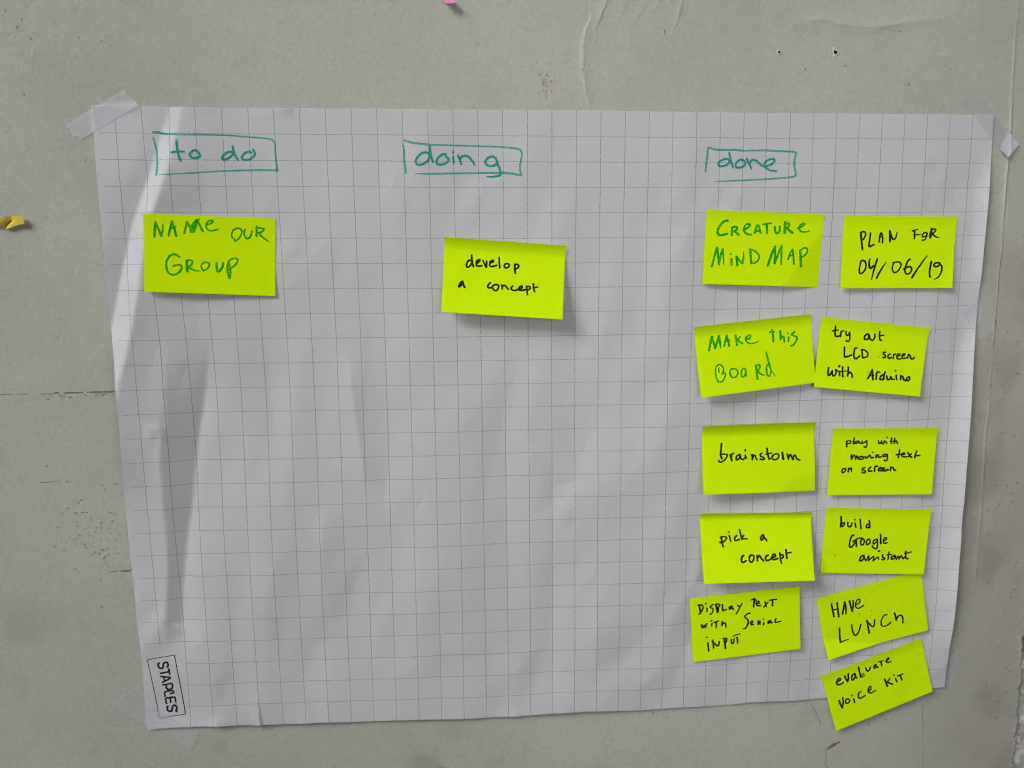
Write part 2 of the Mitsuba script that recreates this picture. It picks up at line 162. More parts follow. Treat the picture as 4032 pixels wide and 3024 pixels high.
MARKS = {"dark":[[[[-0.5204,1.5496],[-0.5175,1.5497],[-0.5146,1.5497]],[0.00113,0.00162,0.00113]],[[[-0.51,1.5496],[-0.5047,1.5496],[-0.4993,1.5496]],[0.00132,0.00189,0.00132]],[[[-0.4981,1.5497],[-0.495,1.5497],[-0.4918,1.5497]],[0.00113,0.00162,0.00113]],[[[-0.4877,1.5497],[-0.4865,1.5498],[-0.4854,1.5499]],[0.00076,0.00108,0.00076]],[[[-0.4848,1.5497],[-0.4807,1.5498],[-0.4767,1.5498]],[0.00132,0.00189,0.00132]],[[[-0.4761,1.5498],[-0.4741,1.5499],[-0.472,1.5499]],[0.00151,0.00216,0.00151]],[[[-0.4714,1.5498],[-0.4694,1.5499],[-0.4674,1.5499]],[0.00132,0.00189,0.00132]],[[[-0.4665,1.5498],[-0.4633,1.5499],[-0.4601,1.5499]],[0.00151,0.00216,0.00151]],[[[-0.4662,1.3595],[-0.4628,1.359],[-0.4586,1.3604]],[0.00162,0.00243,0.00189]],[[[-0.4714,1.3598],[-0.4687,1.3594]],[0.00135,0.00108]],[[[0.2928,1.8751],[0.2948,1.8749]],[0.00081,0.00049]],[[[0.349,1.9096],[0.3507,1.9102]],[0.00135,0.00081]],[[[0.3629,1.8579],[0.3644,1.8564]],[0.00108,0.00065]],[[[0.4076,1.8739],[0.4095,1.8737]],[0.00081,0.00049]],[[[0.2505,1.8722],[0.2514,1.8699]],[0.00108,0.00065]],[[[0.1022,1.9069],[0.1023,1.9033]],[0.00108,0.00108]]],"brown":[[[[-0.4819,1.3653],[-0.4809,1.3648]],[0.00093,0.00093]],[[[-0.4891,1.3792],[-0.4879,1.379]],[0.00117,0.00117]],[[[-0.504,1.3902],[-0.502,1.39]],[0.00081,0.00081]],[[[-0.4817,1.4537],[-0.4798,1.4531]],[0.00096,0.00096]],[[[-0.4936,1.3987],[-0.4921,1.3986]],[0.00062,0.00062]],[[[-0.5166,1.4291],[-0.5147,1.4291]],[0.00077,0.00077]],[[[-0.5095,1.4096],[-0.5078,1.4099]],[0.00089,0.00089]],[[[-0.4949,1.3923],[-0.4939,1.3918]],[0.0007,0.0007]],[[[-0.4948,1.418],[-0.4937,1.4179]],[0.00117,0.00117]],[[[-0.4731,1.4135],[-0.4726,1.4136]],[0.00111,0.00111]],[[[-0.5247,1.3842],[-0.5235,1.384]],[0.00075,0.00075]],[[[-0.4972,1.3784],[-0.4955,1.3782]],[0.00096,0.00096]],[[[-0.4841,1.3759],[-0.4833,1.3754]],[0.00081,0.00081]],[[[-0.4917,1.4031],[-0.49,1.4031]],[0.00099,0.00099]],[[[-0.5102,1.4242],[-0.5088,1.4242]],[0.00116,0.00116]],[[[-0.485,1.3832],[-0.4829,1.3829]],[0.00076,0.00076]],[[[-0.4866,1.3736],[-0.4847,1.3738]],[0.00113,0.00113]],[[[-0.4689,1.4022],[-0.468,1.4023]],[0.00076,0.00076]],[[[-0.5129,1.3959],[-0.5107,1.3954]],[0.00057,0.00057]],[[[-0.4941,1.3811],[-0.4922,1.3811]],[0.001,0.001]],[[[-0.4981,1.4124],[-0.4972,1.4122]],[0.00057,0.00057]],[[[-0.472,1.3946],[-0.4709,1.3948]],[0.00095,0.00095]],[[[-0.5007,1.4068],[-0.5,1.4065]],[0.00074,0.00074]],[[[-0.5062,1.4346],[-0.5042,1.435]],[0.00118,0.00118]],[[[-0.495,1.4159],[-0.4942,1.4157]],[0.00081,0.00081]],[[[-0.5027,1.4373],[-0.5006,1.4376]],[0.00087,0.00087]],[[[-0.4708,1.379],[-0.4702,1.3786]],[0.00077,0.00077]],[[[-0.4991,1.424],[-0.4972,1.4243]],[0.00088,0.00088]],[[[-0.4705,1.4211],[-0.4699,1.4208]],[0.00078,0.00078]],[[[-0.0207,1.8543],[-0.0213,1.8534]],[0.00045,0.00045]],[[[-0.0252,1.8633],[-0.0249,1.8623]],[0.00104,0.00104]],[[[-0.021,1.8558],[-0.0211,1.8548]],[0.00094,0.00094]],[[[-0.013,1.8472],[-0.0137,1.8467]],[0.0009,0.0009]],[[[-0.0171,1.8624],[-0.0178,1.8617]],[0.00099,0.00099]],[[[-0.0195,1.8521],[-0.0191,1.851]],[0.0005,0.0005]],[[[-0.0209,1.8533],[-0.0214,1.8526]],[0.00058,0.00058]],[[[-0.0188,1.8439],[-0.0193,1.843]],[0.00058,0.00058]],[[[-0.0172,1.8621],[-0.0177,1.8617]],[0.00073,0.00073]],[[[-0.02,1.8581],[-0.0207,1.8578]],[0.00106,0.00106]],[[[-0.0186,1.8541],[-0.018,1.8531]],[0.00043,0.00043]],[[[-0.0209,1.8534],[-0.0216,1.8523]],[0.00061,0.00061]],[[[-0.0133,1.8568],[-0.0129,1.8559]],[0.00106,0.00106]],[[[-0.0256,1.8456],[-0.0251,1.8448]],[0.00075,0.00075]],[[[-0.0214,1.856],[-0.0218,1.8553]],[0.00084,0.00084]],[[[-0.0217,1.8652],[-0.0223,1.8641]],[0.001,0.001]],[[[-0.0154,1.8608],[-0.0148,1.8601]],[0.00087,0.00087]],[[[-0.0284,1.8745],[-0.0277,1.8736]],[0.00076,0.00076]],[[[-0.0207,1.8516],[-0.0207,1.8512]],[0.00059,0.00059]],[[[-0.0168,1.8524],[-0.0169,1.8521]],[0.00042,0.00042]],[[[-0.0215,1.8475],[-0.0212,1.8468]],[0.00054,0.00054]],[[[-0.0215,1.8529],[-0.021,1.8522]],[0.00098,0.00098]],[[[-0.0229,1.8477],[-0.0232,1.847]],[0.00051,0.00051]],[[[-0.0169,1.851],[-0.0169,1.8506]],[0.00073,0.00073]],[[[-0.0187,1.8551],[-0.0188,1.8544]],[0.00077,0.00077]],[[[-0.0226,1.8594],[-0.0227,1.8585]],[0.00061,0.00061]],[[[-0.0154,1.8535],[-0.0161,1.853]],[0.0006,0.0006]],[[[-0.0172,1.8655],[-0.0171,1.8652]],[0.0006,0.0006]],[[[-0.018,1.841],[-0.0177,1.8404]],[0.001,0.001]],[[[-0.0205,1.856],[-0.0207,1.8551]],[0.00104,0.00104]],[[[-0.0192,1.856],[-0.0191,1.8557]],[0.00096,0.00096]],[[[-0.0178,1.8469],[-0.0184,1.8459]],[0.00102,0.00102]],[[[-0.0219,1.8462],[-0.0214,1.8456]],[0.00044,0.00044]],[[[-0.0181,1.8624],[-0.0186,1.862]],[0.00059,0.00059]],[[[0.0971,1.9356],[0.0979,1.9352]],[0.00135,0.00108]],[[[0.3301,1.1141],[0.3263,1.1127],[0.3224,1.1105],[0.3186,1.1084],[0.3142,1.1048]],[0.00135,0.0027,0.00324,0.0027,0.00189]],[[[0.4816,1.6104],[0.4815,1.6053]],[0.00189,0.00108]],[[[0.5182,1.5127],[0.5183,1.5126]],[0.00058,0.00058]],[[[0.5573,1.1081],[0.5555,1.1064]],[0.00091,0.00091]],[[[0.5421,1.1104],[0.542,1.1127]],[0.0006,0.0006]],[[[0.5139,1.5499],[0.5116,1.55]],[0.00073,0.00073]],[[[0.5062,1.4826],[0.5045,1.4819]],[0.00079,0.00079]],[[[0.4874,1.4703],[0.4878,1.4712]],[0.00087,0.00087]],[[[0.4953,1.5971],[0.4963,1.5978]],[0.00076,0.00076]],[[[0.5031,1.2815],[0.5052,1.2836]],[0.0006,0.0006]],[[[0.5201,1.4097],[0.5191,1.4117]],[0.00058,0.00058]],[[[0.5426,1.2165],[0.5436,1.2149]],[0.00084,0.00084]],[[[0.5081,1.1661],[0.5095,1.1645]],[0.00042,0.00042]],[[[0.5121,1.5491],[0.5118,1.5503]],[0.00075,0.00075]],[[[0.5296,1.285],[0.5284,1.2867]],[0.00067,0.00067]],[[[0.5032,1.3941],[0.5037,1.3962]],[0.00076,0.00076]],[[[0.488,1.417],[0.4883,1.4167]],[0.00073,0.00073]],[[[0.501,1.4815],[0.5005,1.4824]],[0.00066,0.00066]],[[[0.5249,1.4241],[0.5238,1.4221]],[0.00078,0.00078]],[[[0.4989,1.4217],[0.4983,1.4209]],[0.00092,0.00092]],[[[0.5055,1.5484],[0.5068,1.5481]],[0.00044,0.00044]],[[[0.5207,1.4007],[0.5198,1.4026]],[0.0006,0.0006]],[[[0.5148,1.0935],[0.5139,1.0946]],[0.00065,0.00065]],[[[0.5242,1.1534],[0.5267,1.1538]],[0.00094,0.00094]],[[[0.5304,1.198],[0.5328,1.196]],[0.00053,0.00053]],[[[0.4998,1.3039],[0.5008,1.3061]],[0.00076,0.00076]],[[[0.5124,1.4193],[0.5131,1.4215]],[0.00059,0.00059]],[[[0.4844,1.4526],[0.4851,1.4517]],[0.00079,0.00079]],[[[0.5248,1.1341],[0.5256,1.1321]],[0.00085,0.00085]],[[[0.4827,1.5385],[0.4816,1.5364]],[0.00069,0.00069]],[[[0.5326,1.3286],[0.5347,1.3266]],[0.00047,0.00047]],[[[0.5282,1.3205],[0.5275,1.3194]],[0.00051,0.00051]],[[[0.5275,1.2903],[0.5287,1.2908]],[0.0009,0.0009]],[[[0.498,1.5068],[0.4977,1.5047]],[0.00057,0.00057]],[[[0.509,1.5865],[0.5081,1.5855]],[0.00073,0.00073]],[[[0.5368,1.1906],[0.5351,1.192]],[0.00054,0.00054]],[[[0.5394,1.2028],[0.5405,1.205]],[0.00042,0.00042]],[[[0.5315,1.3231],[0.5294,1.3232]],[0.00084,0.00084]],[[[0.5335,1.2941],[0.5311,1.2965]],[0.00055,0.00055]],[[[0.5411,1.0923],[0.5411,1.0914]],[0.00073,0.00073]],[[[0.5359,1.165],[0.537,1.1652]],[0.0009,0.0009]]],"line":[[[[0.3969,1.889],[0.3983,1.891]],[0.00054,0.00054]],[[[0.3982,1.8882],[0.3997,1.8907]],[0.00068,0.00068]],[[[0.3999,1.888],[0.4008,1.8912],[0.4014,1.8935],[0.4033,1.8938]],[0.00054,0.00081,0.00054,0.0004]]],"grey":[[[[-0.5745,1.5495],[-0.5643,1.5494],[-0.5574,1.5494]],[0.00135,0.00135,0.00081]],[[[-0.554,1.5495],[-0.5454,1.5489]],[0.00081,0.00108]],[[[-0.5311,1.549],[-0.5225,1.5488]],[0.00081,0.00108]],[[[-0.5148,1.5472],[-0.5094,1.5462]],[0.00135,0.00081]],[[[-0.4896,1.5476],[-0.4874,1.5466]],[0.00135,0.00081]],[[[-0.4793,1.5461],[-0.4757,1.5476]],[0.00135,0.00081]],[[[-0.4723,1.5497],[-0.4721,1.5454]],[0.00135,0.00081]],[[[-0.4711,1.5472],[-0.4676,1.5474]],[0.00135,0.00081]],[[[-0.527,1.5432],[-0.5241,1.5434]],[0.00135,0.00081]],[[[-0.5049,1.545],[-0.502,1.545]],[0.00135,0.00081]],[[[-0.5221,1.5465],[-0.5208,1.5452]],[0.00135,0.00081]],[[[-0.4809,1.3586],[-0.4767,1.3588]],[0.00081,0.00081]],[[[-0.4753,1.3592],[-0.4735,1.3598]],[0.00162,0.00108]],[[[-0.4821,1.4178],[-0.4814,1.4178]],[0.00065,0.00065]],[[[-0.4925,1.3209],[-0.4913,1.3209]],[0.00094,0.00094]],[[[-0.5094,1.4145],[-0.5085,1.4142]],[0.00074,0.00074]],[[[-0.4767,1.4013],[-0.4757,1.4011]],[0.00069,0.00069]],[[[-0.519,1.3984],[-0.5173,1.3984]],[0.00105,0.00105]],[[[-0.4844,1.3689],[-0.4824,1.3689]],[0.00064,0.00064]],[[[-0.5327,1.3887],[-0.5319,1.3884]],[0.00092,0.00092]],[[[-0.5152,1.4577],[-0.5132,1.4581]],[0.00079,0.00079]],[[[-0.5093,1.3961],[-0.5084,1.3964]],[0.00074,0.00074]],[[[-0.5152,1.3633],[-0.513,1.3635]],[0.00091,0.00091]],[[[-0.5034,1.4243],[-0.5017,1.4241]],[0.00099,0.00099]],[[[-0.4849,1.4117],[-0.4843,1.412]],[0.00104,0.00104]],[[[-0.4865,1.4067],[-0.4844,1.4068]],[0.00077,0.00077]],[[[-0.4675,1.4533],[-0.4661,1.4532]],[0.00104,0.00104]],[[[-0.489,1.385],[-0.488,1.3849]],[0.00061,0.00061]],[[[-0.487,1.3958],[-0.4854,1.3951]],[0.00064,0.00064]],[[[-0.4961,1.4016],[-0.4955,1.4019]],[0.00106,0.00106]],[[[-0.4679,1.3994],[-0.4665,1.3994]],[0.00065,0.00065]],[[[-0.4909,1.3502],[-0.4893,1.3507]],[0.00077,0.00077]],[[[-0.4824,1.3856],[-0.481,1.3851]],[0.001,0.001]],[[[-0.4813,1.3782],[-0.4807,1.3777]],[0.00097,0.00097]],[[[-0.4854,1.4107],[-0.4843,1.4111]],[0.00112,0.00112]],[[[-0.5295,1.4094],[-0.5275,1.4094]],[0.00092,0.00092]],[[[-0.4857,1.4071],[-0.4848,1.4074]],[0.00096,0.00096]],[[[-0.4935,1.4079],[-0.4928,1.4074]],[0.00068,0.00068]],[[[-0.474,1.3852],[-0.4722,1.385]],[0.00099,0.00099]],[[[-0.479,1.4047],[-0.4769,1.4049]],[0.00072,0.00072]],[[[-0.4808,1.4327],[-0.4794,1.433]],[0.00113,0.00113]],[[[-0.5088,1.4227],[-0.5069,1.4227]],[0.00095,0.00095]],[[[-0.4854,1.4127],[-0.4835,1.4126]],[0.0008,0.0008]],[[[-0.4981,1.3994],[-0.4963,1.3996]],[0.00067,0.00067]],[[[-0.4852,1.3821],[-0.4844,1.3819]],[0.00056,0.00056]],[[[-0.5038,1.388],[-0.5028,1.3879]],[0.00115,0.00115]],[[[-0.4753,1.4188],[-0.4743,1.4183]],[0.0006,0.0006]],[[[-0.5079,1.3998],[-0.5065,1.3996]],[0.00105,0.00105]],[[[-0.4757,1.4235],[-0.4735,1.4234]],[0.00072,0.00072]],[[[-0.503,1.3864],[-0.5015,1.3863]],[0.0011,0.0011]],[[[-0.4803,1.385],[-0.4794,1.3847]],[0.00099,0.00099]],[[[-0.4994,1.4105],[-0.4971,1.4109]],[0.00059,0.00059]],[[[-0.4962,1.4511],[-0.4952,1.4513]],[0.00079,0.00079]],[[[-0.4761,1.4228],[-0.4754,1.4229]],[0.00087,0.00087]],[[[-0.4992,1.408],[-0.4974,1.408]],[0.00088,0.00088]],[[[-0.4807,1.378],[-0.4792,1.3775]],[0.00118,0.00118]],[[[-0.4987,1.4023],[-0.4981,1.4019]],[0.001,0.001]],[[[-0.4799,1.4473],[-0.4779,1.4474]],[0.00107,0.00107]],[[[-0.4877,1.3829],[-0.4872,1.3824]],[0.00101,0.00101]],[[[-0.4899,1.4071],[-0.4892,1.4073]],[0.00113,0.00113]],[[[-0.5305,1.4004],[-0.5294,1.3998]],[0.00079,0.00079]],[[[-0.5213,1.8996],[-0.5208,1.8983]],[0.00135,0.00108]],[[[-0.5219,1.8983],[-0.5214,1.8969]],[0.00135,0.00108]],[[[-0.5203,1.9005],[-0.5198,1.8992]],[0.00135,0.00108]],[[[-0.5161,1.907],[-0.5155,1.9056]],[0.00135,0.00108]],[[[-0.5166,1.906],[-0.5161,1.9047]],[0.00135,0.00108]],[[[-0.5296,1.9153],[-0.5291,1.9139]],[0.00135,0.00108]],[[[-0.5304,1.9139],[-0.5299,1.9126]],[0.00135,0.00108]],[[[-0.53,1.8927],[-0.5295,1.8913]],[0.00135,0.00108]],[[[-0.5099,1.8898],[-0.5094,1.8885]],[0.00135,0.00108]],[[[-0.5205,1.8384],[-0.52,1.837]],[0.00135,0.00108]],[[[-0.466,1.8914],[-0.4654,1.8901]],[0.00135,0.00108]],[[[-0.4463,1.8885],[-0.4457,1.8872]],[0.00135,0.00108]],[[[-0.4459,1.8879],[-0.4414,1.8861],[-0.4364,1.8839]],[0.00068,0.00054,0.0004]],[[[0.3136,1.1046],[0.3131,1.0984],[0.3132,1.0908],[0.3146,1.0852],[0.3181,1.0801]],[0.00108,0.00081,0.00081,0.00135,0.00108]],[[[0.4303,1.1534],[0.431,1.142],[0.4327,1.1213],[0.4353,1.0952],[0.4374,1.0688]],[0.00059,0.00059,0.00059,0.00059,0.00059]],[[[0.4816,1.6871],[0.4811,1.6623],[0.4814,1.6289],[0.4809,1.6036],[0.4813,1.5781]],[0.00068,0.00068,0.00068,0.00068,0.00068]],[[[0.2913,1.1657],[0.298,1.1551],[0.305,1.1386]],[0.00081,0.00108,0.00081]],[[[0.3829,1.1403],[0.3862,1.1388]],[0.00135,0.00108]],[[[0.3638,1.1357],[0.3646,1.1324]],[0.00108,0.00108]],[[[0.1043,1.1666],[0.1038,1.1629]],[0.00108,0.00108]],[[[0.1203,1.1584],[0.1224,1.1574]],[0.00108,0.00108]],[[[-0.5407,1.4574],[-0.5207,1.4581]],[0.00068,0.00054]],[[[-0.5341,1.4748],[-0.5322,1.4742]],[0.00135,0.00108]],[[[0.509,1.5815],[0.5088,1.5804]],[0.00068,0.00068]],[[[0.4871,1.5571],[0.4889,1.5554]],[0.00063,0.00063]],[[[0.5326,1.1574],[0.5333,1.1568]],[0.00068,0.00068]],[[[0.4778,1.5534],[0.4763,1.5538]],[0.00075,0.00075]],[[[0.5096,1.2824],[0.5119,1.2812]],[0.00091,0.00091]],[[[0.4797,1.5217],[0.4787,1.5205]],[0.00075,0.00075]],[[[0.5106,1.5618],[0.5123,1.563]],[0.00079,0.00079]],[[[0.5053,1.2936],[0.5076,1.294]],[0.00056,0.00056]],[[[0.5237,1.2781],[0.5241,1.2784]],[0.00057,0.00057]],[[[0.4932,1.524],[0.494,1.5247]],[0.00086,0.00086]],[[[0.4773,1.5722],[0.4777,1.571]],[0.00091,0.00091]],[[[0.5286,1.1908],[0.5287,1.1908]],[0.00094,0.00094]],[[[0.4852,1.4422],[0.4849,1.4406]],[0.0007,0.0007]],[[[0.5245,1.265],[0.5218,1.2671]],[0.00045,0.00045]],[[[0.4802,1.5893],[0.4785,1.5894]],[0.00088,0.00088]],[[[0.4913,1.5607],[0.4936,1.5604]],[0.00046,0.00046]],[[[0.509,1.1754],[0.5078,1.173]],[0.00088,0.00088]],[[[0.488,1.5611],[0.4865,1.56]],[0.00088,0.00088]],[[[0.493,1.4474],[0.495,1.4456]],[0.00067,0.00067]],[[[0.5298,1.2356],[0.5274,1.2379]],[0.00053,0.00053]],[[[0.4954,1.3644],[0.4959,1.3624]],[0.00067,0.00067]],[[[0.4948,1.5389],[0.4958,1.5366]],[0.00091,0.00091]],[[[0.5211,1.2245],[0.5214,1.223]],[0.00093,0.00093]],[[[0.5342,1.1124],[0.5336,1.1126]],[0.00076,0.00076]],[[[0.5309,1.2451],[0.5314,1.2454]],[0.00089,0.00089]],[[[0.5195,1.339],[0.5181,1.3374]],[0.0007,0.0007]],[[[0.5058,1.3995],[0.5045,1.3982]],[0.00061,0.00061]],[[[0.4925,1.3933],[0.4921,1.3911]],[0.00091,0.00091]],[[[0.4866,1.4477],[0.4843,1.4483]],[0.00073,0.00073]],[[[0.4993,1.5283],[0.4985,1.527]],[0.00069,0.00069]],[[[0.514,1.4764],[0.5156,1.4786]],[0.00091,0.00091]],[[[0.4549,1.5871],[0.4546,1.586]],[0.00068,0.00068]],[[[0.2683,1.1777],[0.2696,1.1776]],[0.00046,0.00046]],[[[-0.5097,1.6065],[-0.5105,1.6059]],[0.00056,0.00056]],[[[0.458,1.3705],[0.4572,1.3709]],[0.00051,0.00051]],[[[-0.0157,1.1598],[-0.0153,1.1603]],[0.00043,0.00043]],[[[0.0257,1.872],[0.0256,1.8711]],[0.00067,0.00067]],[[[0.011,1.5108],[0.0106,1.5105]],[0.0005,0.0005]],[[[0.1181,1.1398],[0.1189,1.1409]],[0.00039,0.00039]],[[[0.1689,1.116],[0.1693,1.1149]],[0.00043,0.00043]],[[[-0.3502,1.1419],[-0.3491,1.1419]],[0.00063,0.00063]],[[[0.1073,1.3016],[0.1076,1.301]],[0.00068,0.00068]],[[[-0.1349,1.3514],[-0.1336,1.3527]],[0.00042,0.00042]],[[[-0.2096,1.4922],[-0.2097,1.491]],[0.0004,0.0004]],[[[-0.2477,1.8745],[-0.2485,1.8742]],[0.00034,0.00034]],[[[0.4696,1.305],[0.4684,1.3041]],[0.00037,0.00037]],[[[-0.0358,1.775],[-0.0366,1.7749]],[0.00066,0.00066]],[[[-0.4689,1.7781],[-0.4691,1.777]],[0.00046,0.00046]],[[[0.3673,1.505],[0.3672,1.5042]],[0.0004,0.0004]],[[[-0.0251,1.9087],[-0.025,1.9075]],[0.00035,0.00035]],[[[-0.4773,1.5002],[-0.4762,1.5]],[0.00069,0.00069]],[[[-0.2666,1.1281],[-0.2674,1.1273]],[0.00045,0.00045]],[[[0.302,1.9132],[0.3015,1.9122]],[0.00062,0.00062]],[[[-0.0706,1.6483],[-0.0694,1.649]],[0.0004,0.0004]],[[[-0.5219,1.4231],[-0.5208,1.4241]],[0.00061,0.00061]],[[[0.2331,1.7842],[0.2332,1.784]],[0.00035,0.00035]],[[[0.4303,1.8408],[0.4293,1.8402]],[0.00051,0.00051]],[[[0.2718,1.4175],[0.2706,1.4177]],[0.00069,0.00069]],[[[-0.2505,1.7973],[-0.2495,1.7983]],[0.00048,0.00048]],[[[0.5469,1.2041],[0.5455,1.2055]],[0.00051,0.00051]],[[[0.1581,1.2711],[0.1572,1.2714]],[0.00049,0.00049]],[[[-0.2701,1.405],[-0.27,1.4052]],[0.00062,0.00062]],[[[-0.2737,1.4706],[-0.273,1.471]],[0.00034,0.00034]],[[[-0.5916,1.3261],[-0.5909,1.3254]],[0.00033,0.00033]],[[[-0.3337,1.1717],[-0.3335,1.1719]],[0.00069,0.00069]],[[[0.4654,1.7478],[0.4662,1.7469]],[0.00065,0.00065]],[[[0.4343,1.3135],[0.4329,1.3141]],[0.0004,0.0004]],[[[0.0965,1.5078],[0.0978,1.5085]],[0.00037,0.00037]],[[[-0.5195,1.784],[-0.5186,1.7837]],[0.00042,0.00042]],[[[0.0292,1.4219],[0.0287,1.4233]],[0.00059,0.00059]],[[[0.0311,1.8751],[0.0311,1.876]],[0.00048,0.00048]],[[[0.2095,1.455],[0.2091,1.4542]],[0.00042,0.00042]],[[[0.1087,1.7144],[0.109,1.7142]],[0.00055,0.00055]],[[[0.3539,1.26],[0.3553,1.2608]],[0.0007,0.0007]],[[[0.1249,1.8259],[0.1235,1.8266]],[0.0005,0.0005]],[[[0.1037,1.2027],[0.1047,1.2013]],[0.00065,0.00065]],[[[0.3958,1.0925],[0.3965,1.0936]],[0.00054,0.00054]],[[[-0.1139,1.3985],[-0.1145,1.3974]],[0.00043,0.00043]],[[[-0.0966,1.807],[-0.0955,1.806]],[0.00068,0.00068]],[[[-0.3446,1.6847],[-0.3436,1.6838]],[0.00037,0.00037]],[[[-0.0873,1.8917],[-0.0864,1.8909]],[0.00068,0.00068]],[[[0.2943,1.6076],[0.294,1.6071]],[0.00048,0.00048]],[[[0.4711,1.5683],[0.4711,1.5669]],[0.00042,0.00042]],[[[-0.2261,1.8748],[-0.225,1.8748]],[0.00049,0.00049]],[[[0.4178,1.1618],[0.4168,1.163]],[0.00066,0.00066]],[[[0.4724,1.501],[0.473,1.5024]],[0.00051,0.00051]],[[[-0.468,1.8329],[-0.4691,1.8328]],[0.00054,0.00054]],[[[-0.1353,1.3695],[-0.1365,1.3704]],[0.00039,0.00039]],[[[-0.0487,1.2998],[-0.0496,1.2987]],[0.00046,0.00046]],[[[-0.3603,1.7448],[-0.3596,1.746]],[0.00049,0.00049]],[[[-0.2791,1.5282],[-0.2793,1.5293]],[0.00038,0.00038]]]}
CRACK = [[0.5421,1.4888],[0.5487,1.307],[0.5497,1.2372],[0.5496,1.217],[0.5515,1.1802],[0.5515,1.1607],[0.5524,1.1295],[0.5522,1.0981],[0.5521,1.0823],[0.5521,1.0655],[0.5511,1.0291]]
TAPES = {"tl":[[-0.4849,1.8101],[-0.4279,1.8432],[-0.415,1.8283],[-0.4726,1.7963]],"tr":[[0.4248,1.8394],[0.4342,1.8549],[0.4904,1.7977],[0.4774,1.7835]],"right":[[0.44,1.6195],[0.454,1.6332],[0.4791,1.6005],[0.465,1.5867]],"br":[[0.4657,1.2229],[0.4848,1.2147],[0.4301,1.1545],[0.4114,1.1653]],"bl":[[-0.4782,1.2241],[-0.3998,1.1745],[-0.4101,1.1531],[-0.484,1.2054]]}
TAPE_END = [[0.4761,1.8102],[0.4793,1.8077],[0.4897,1.7976],[0.4767,1.7834],[0.4683,1.7922]]
SCRAPS = {"yellow":[[-0.5602,1.7194],[-0.553,1.7212],[-0.5457,1.724],[-0.5407,1.7249],[-0.531,1.7249],[-0.5297,1.7233],[-0.5298,1.7193],[-0.5292,1.7169],[-0.5344,1.7162],[-0.5376,1.7153],[-0.5409,1.7141],[-0.5465,1.7121],[-0.5502,1.7127],[-0.5524,1.7148],[-0.5536,1.7153],[-0.5606,1.715]],"pink":[[-0.1269,1.9394],[-0.1167,1.9396],[-0.111,1.9311],[-0.1088,1.9288],[-0.1068,1.9268],[-0.1116,1.9258],[-0.1174,1.9256],[-0.1209,1.9298]],"olive":[[-0.1421,1.1154],[-0.1372,1.1151],[-0.1337,1.1137],[-0.1299,1.1084],[-0.13,1.0999],[-0.1469,1.1011],[-0.1446,1.108]]}
SCRAP_FOLD = [[-0.5501,1.713],[-0.5477,1.7158],[-0.5456,1.718],[-0.5435,1.7199],[-0.5426,1.7205]]
HOLES = [[0.2223,1.8876],[0.2821,1.8883]]
CHIP = [[-0.456,1.1342],[-0.4543,1.137],[-0.4525,1.1373],[-0.4518,1.1346],[-0.4522,1.1259],[-0.456,1.1262]]

# finer columns and rows where the canvas is wrinkled
WX = np.unique(np.round(np.r_[np.arange(-0.800, 0.020, 0.0024), np.arange(0.020, 0.210, 0.0008), np.arange(0.210, 0.372, 0.0022), np.arange(0.372, 0.560, 0.0008), np.arange(0.560, 0.7001, 0.0025)], 4))
WZ = np.unique(np.round(np.r_[np.arange(0.960, 1.755, 0.0021), np.arange(1.755, 1.960, 0.0009), np.arange(1.960, 2.0401, 0.0025)], 4))


def wall_relief():
    X, Z = np.meshgrid(WX, WZ, indexing='ij')
    H = np.zeros_like(X)
    rng = np.random.default_rng(5)
    for s, a in ((3, 0.00004), (9, 0.00010), (28, 0.00035)):
        f = gaussian_filter(rng.standard_normal((600, 432)), s)
        H += a / f.std() * map_coordinates(f, [(X - WX[0]) / 0.0025, (Z - WZ[0]) / 0.0025], order=2, mode='nearest')
    for poly, h, wa, wb in RIDGES:
        p = np.array(poly)
        # resample, with a little waver, so that no ridge is ruler straight
        s = np.r_[0, np.cumsum(np.hypot(*np.diff(p, axis=0).T))]
        t = np.linspace(0, s[-1], max(8, int(s[-1] / 0.002)))
        q = np.stack([np.interp(t, s, p[:, 0]), np.interp(t, s, p[:, 1])], 1)
        wv = gaussian_filter(rng.standard_normal(len(t)), 3)
        q[:, 0] += wv * 0.0005
        for _ in range(2):
            q[1:-1] = 0.25 * q[:-2] + 0.5 * q[1:-1] + 0.25 * q[2:]
        fade = np.sin(np.pi * np.clip(t / s[-1], 0.02, 0.98)) ** 0.5 * (0.75 + 0.25 * np.clip(gaussian_filter(rng.standard_normal(len(t)), 8) * 4, -1, 1))
        r = 4 * max(wa, wb)
        box = (X > q[:, 0].min() - r) & (X < q[:, 0].max() + r) & (Z > q[:, 1].min() - r) & (Z < q[:, 1].max() + r)
        pts = np.stack([X[box], Z[box]], 1)
        from scipy.spatial import cKDTree
        d, k = cKDTree(q).query(pts)
        tg = np.gradient(q, axis=0)[k]
        off = pts - q[k]
        side = tg[:, 0] * off[:, 1] - tg[:, 1] * off[:, 0]
        vertical = abs(p[-1, 1] - p[0, 1]) > abs(p[-1, 0] - p[0, 0])
        if vertical:
            first = side * np.where(tg[:, 1] < 0, 1, -1) < 0
            first = off[:, 0] < 0
        else:
            first = off[:, 1] > 0
        w = np.where(first, wa, wb)
        H[box] = np.maximum(H[box], H[box] + 1.3 * h * fade[k] * np.exp(-(d / w)))
    m = np.minimum(np.minimum(X - WX[0], WX[-1] - X), np.minimum(Z - WZ[0], WZ[-1] - Z))
    return H * np.clip(m / 0.05, 0, 1)


WALL_H = wall_relief()
wall_h = RegularGridInterpolator((WX, WZ), WALL_H, bounds_error=False, fill_value=0.0)


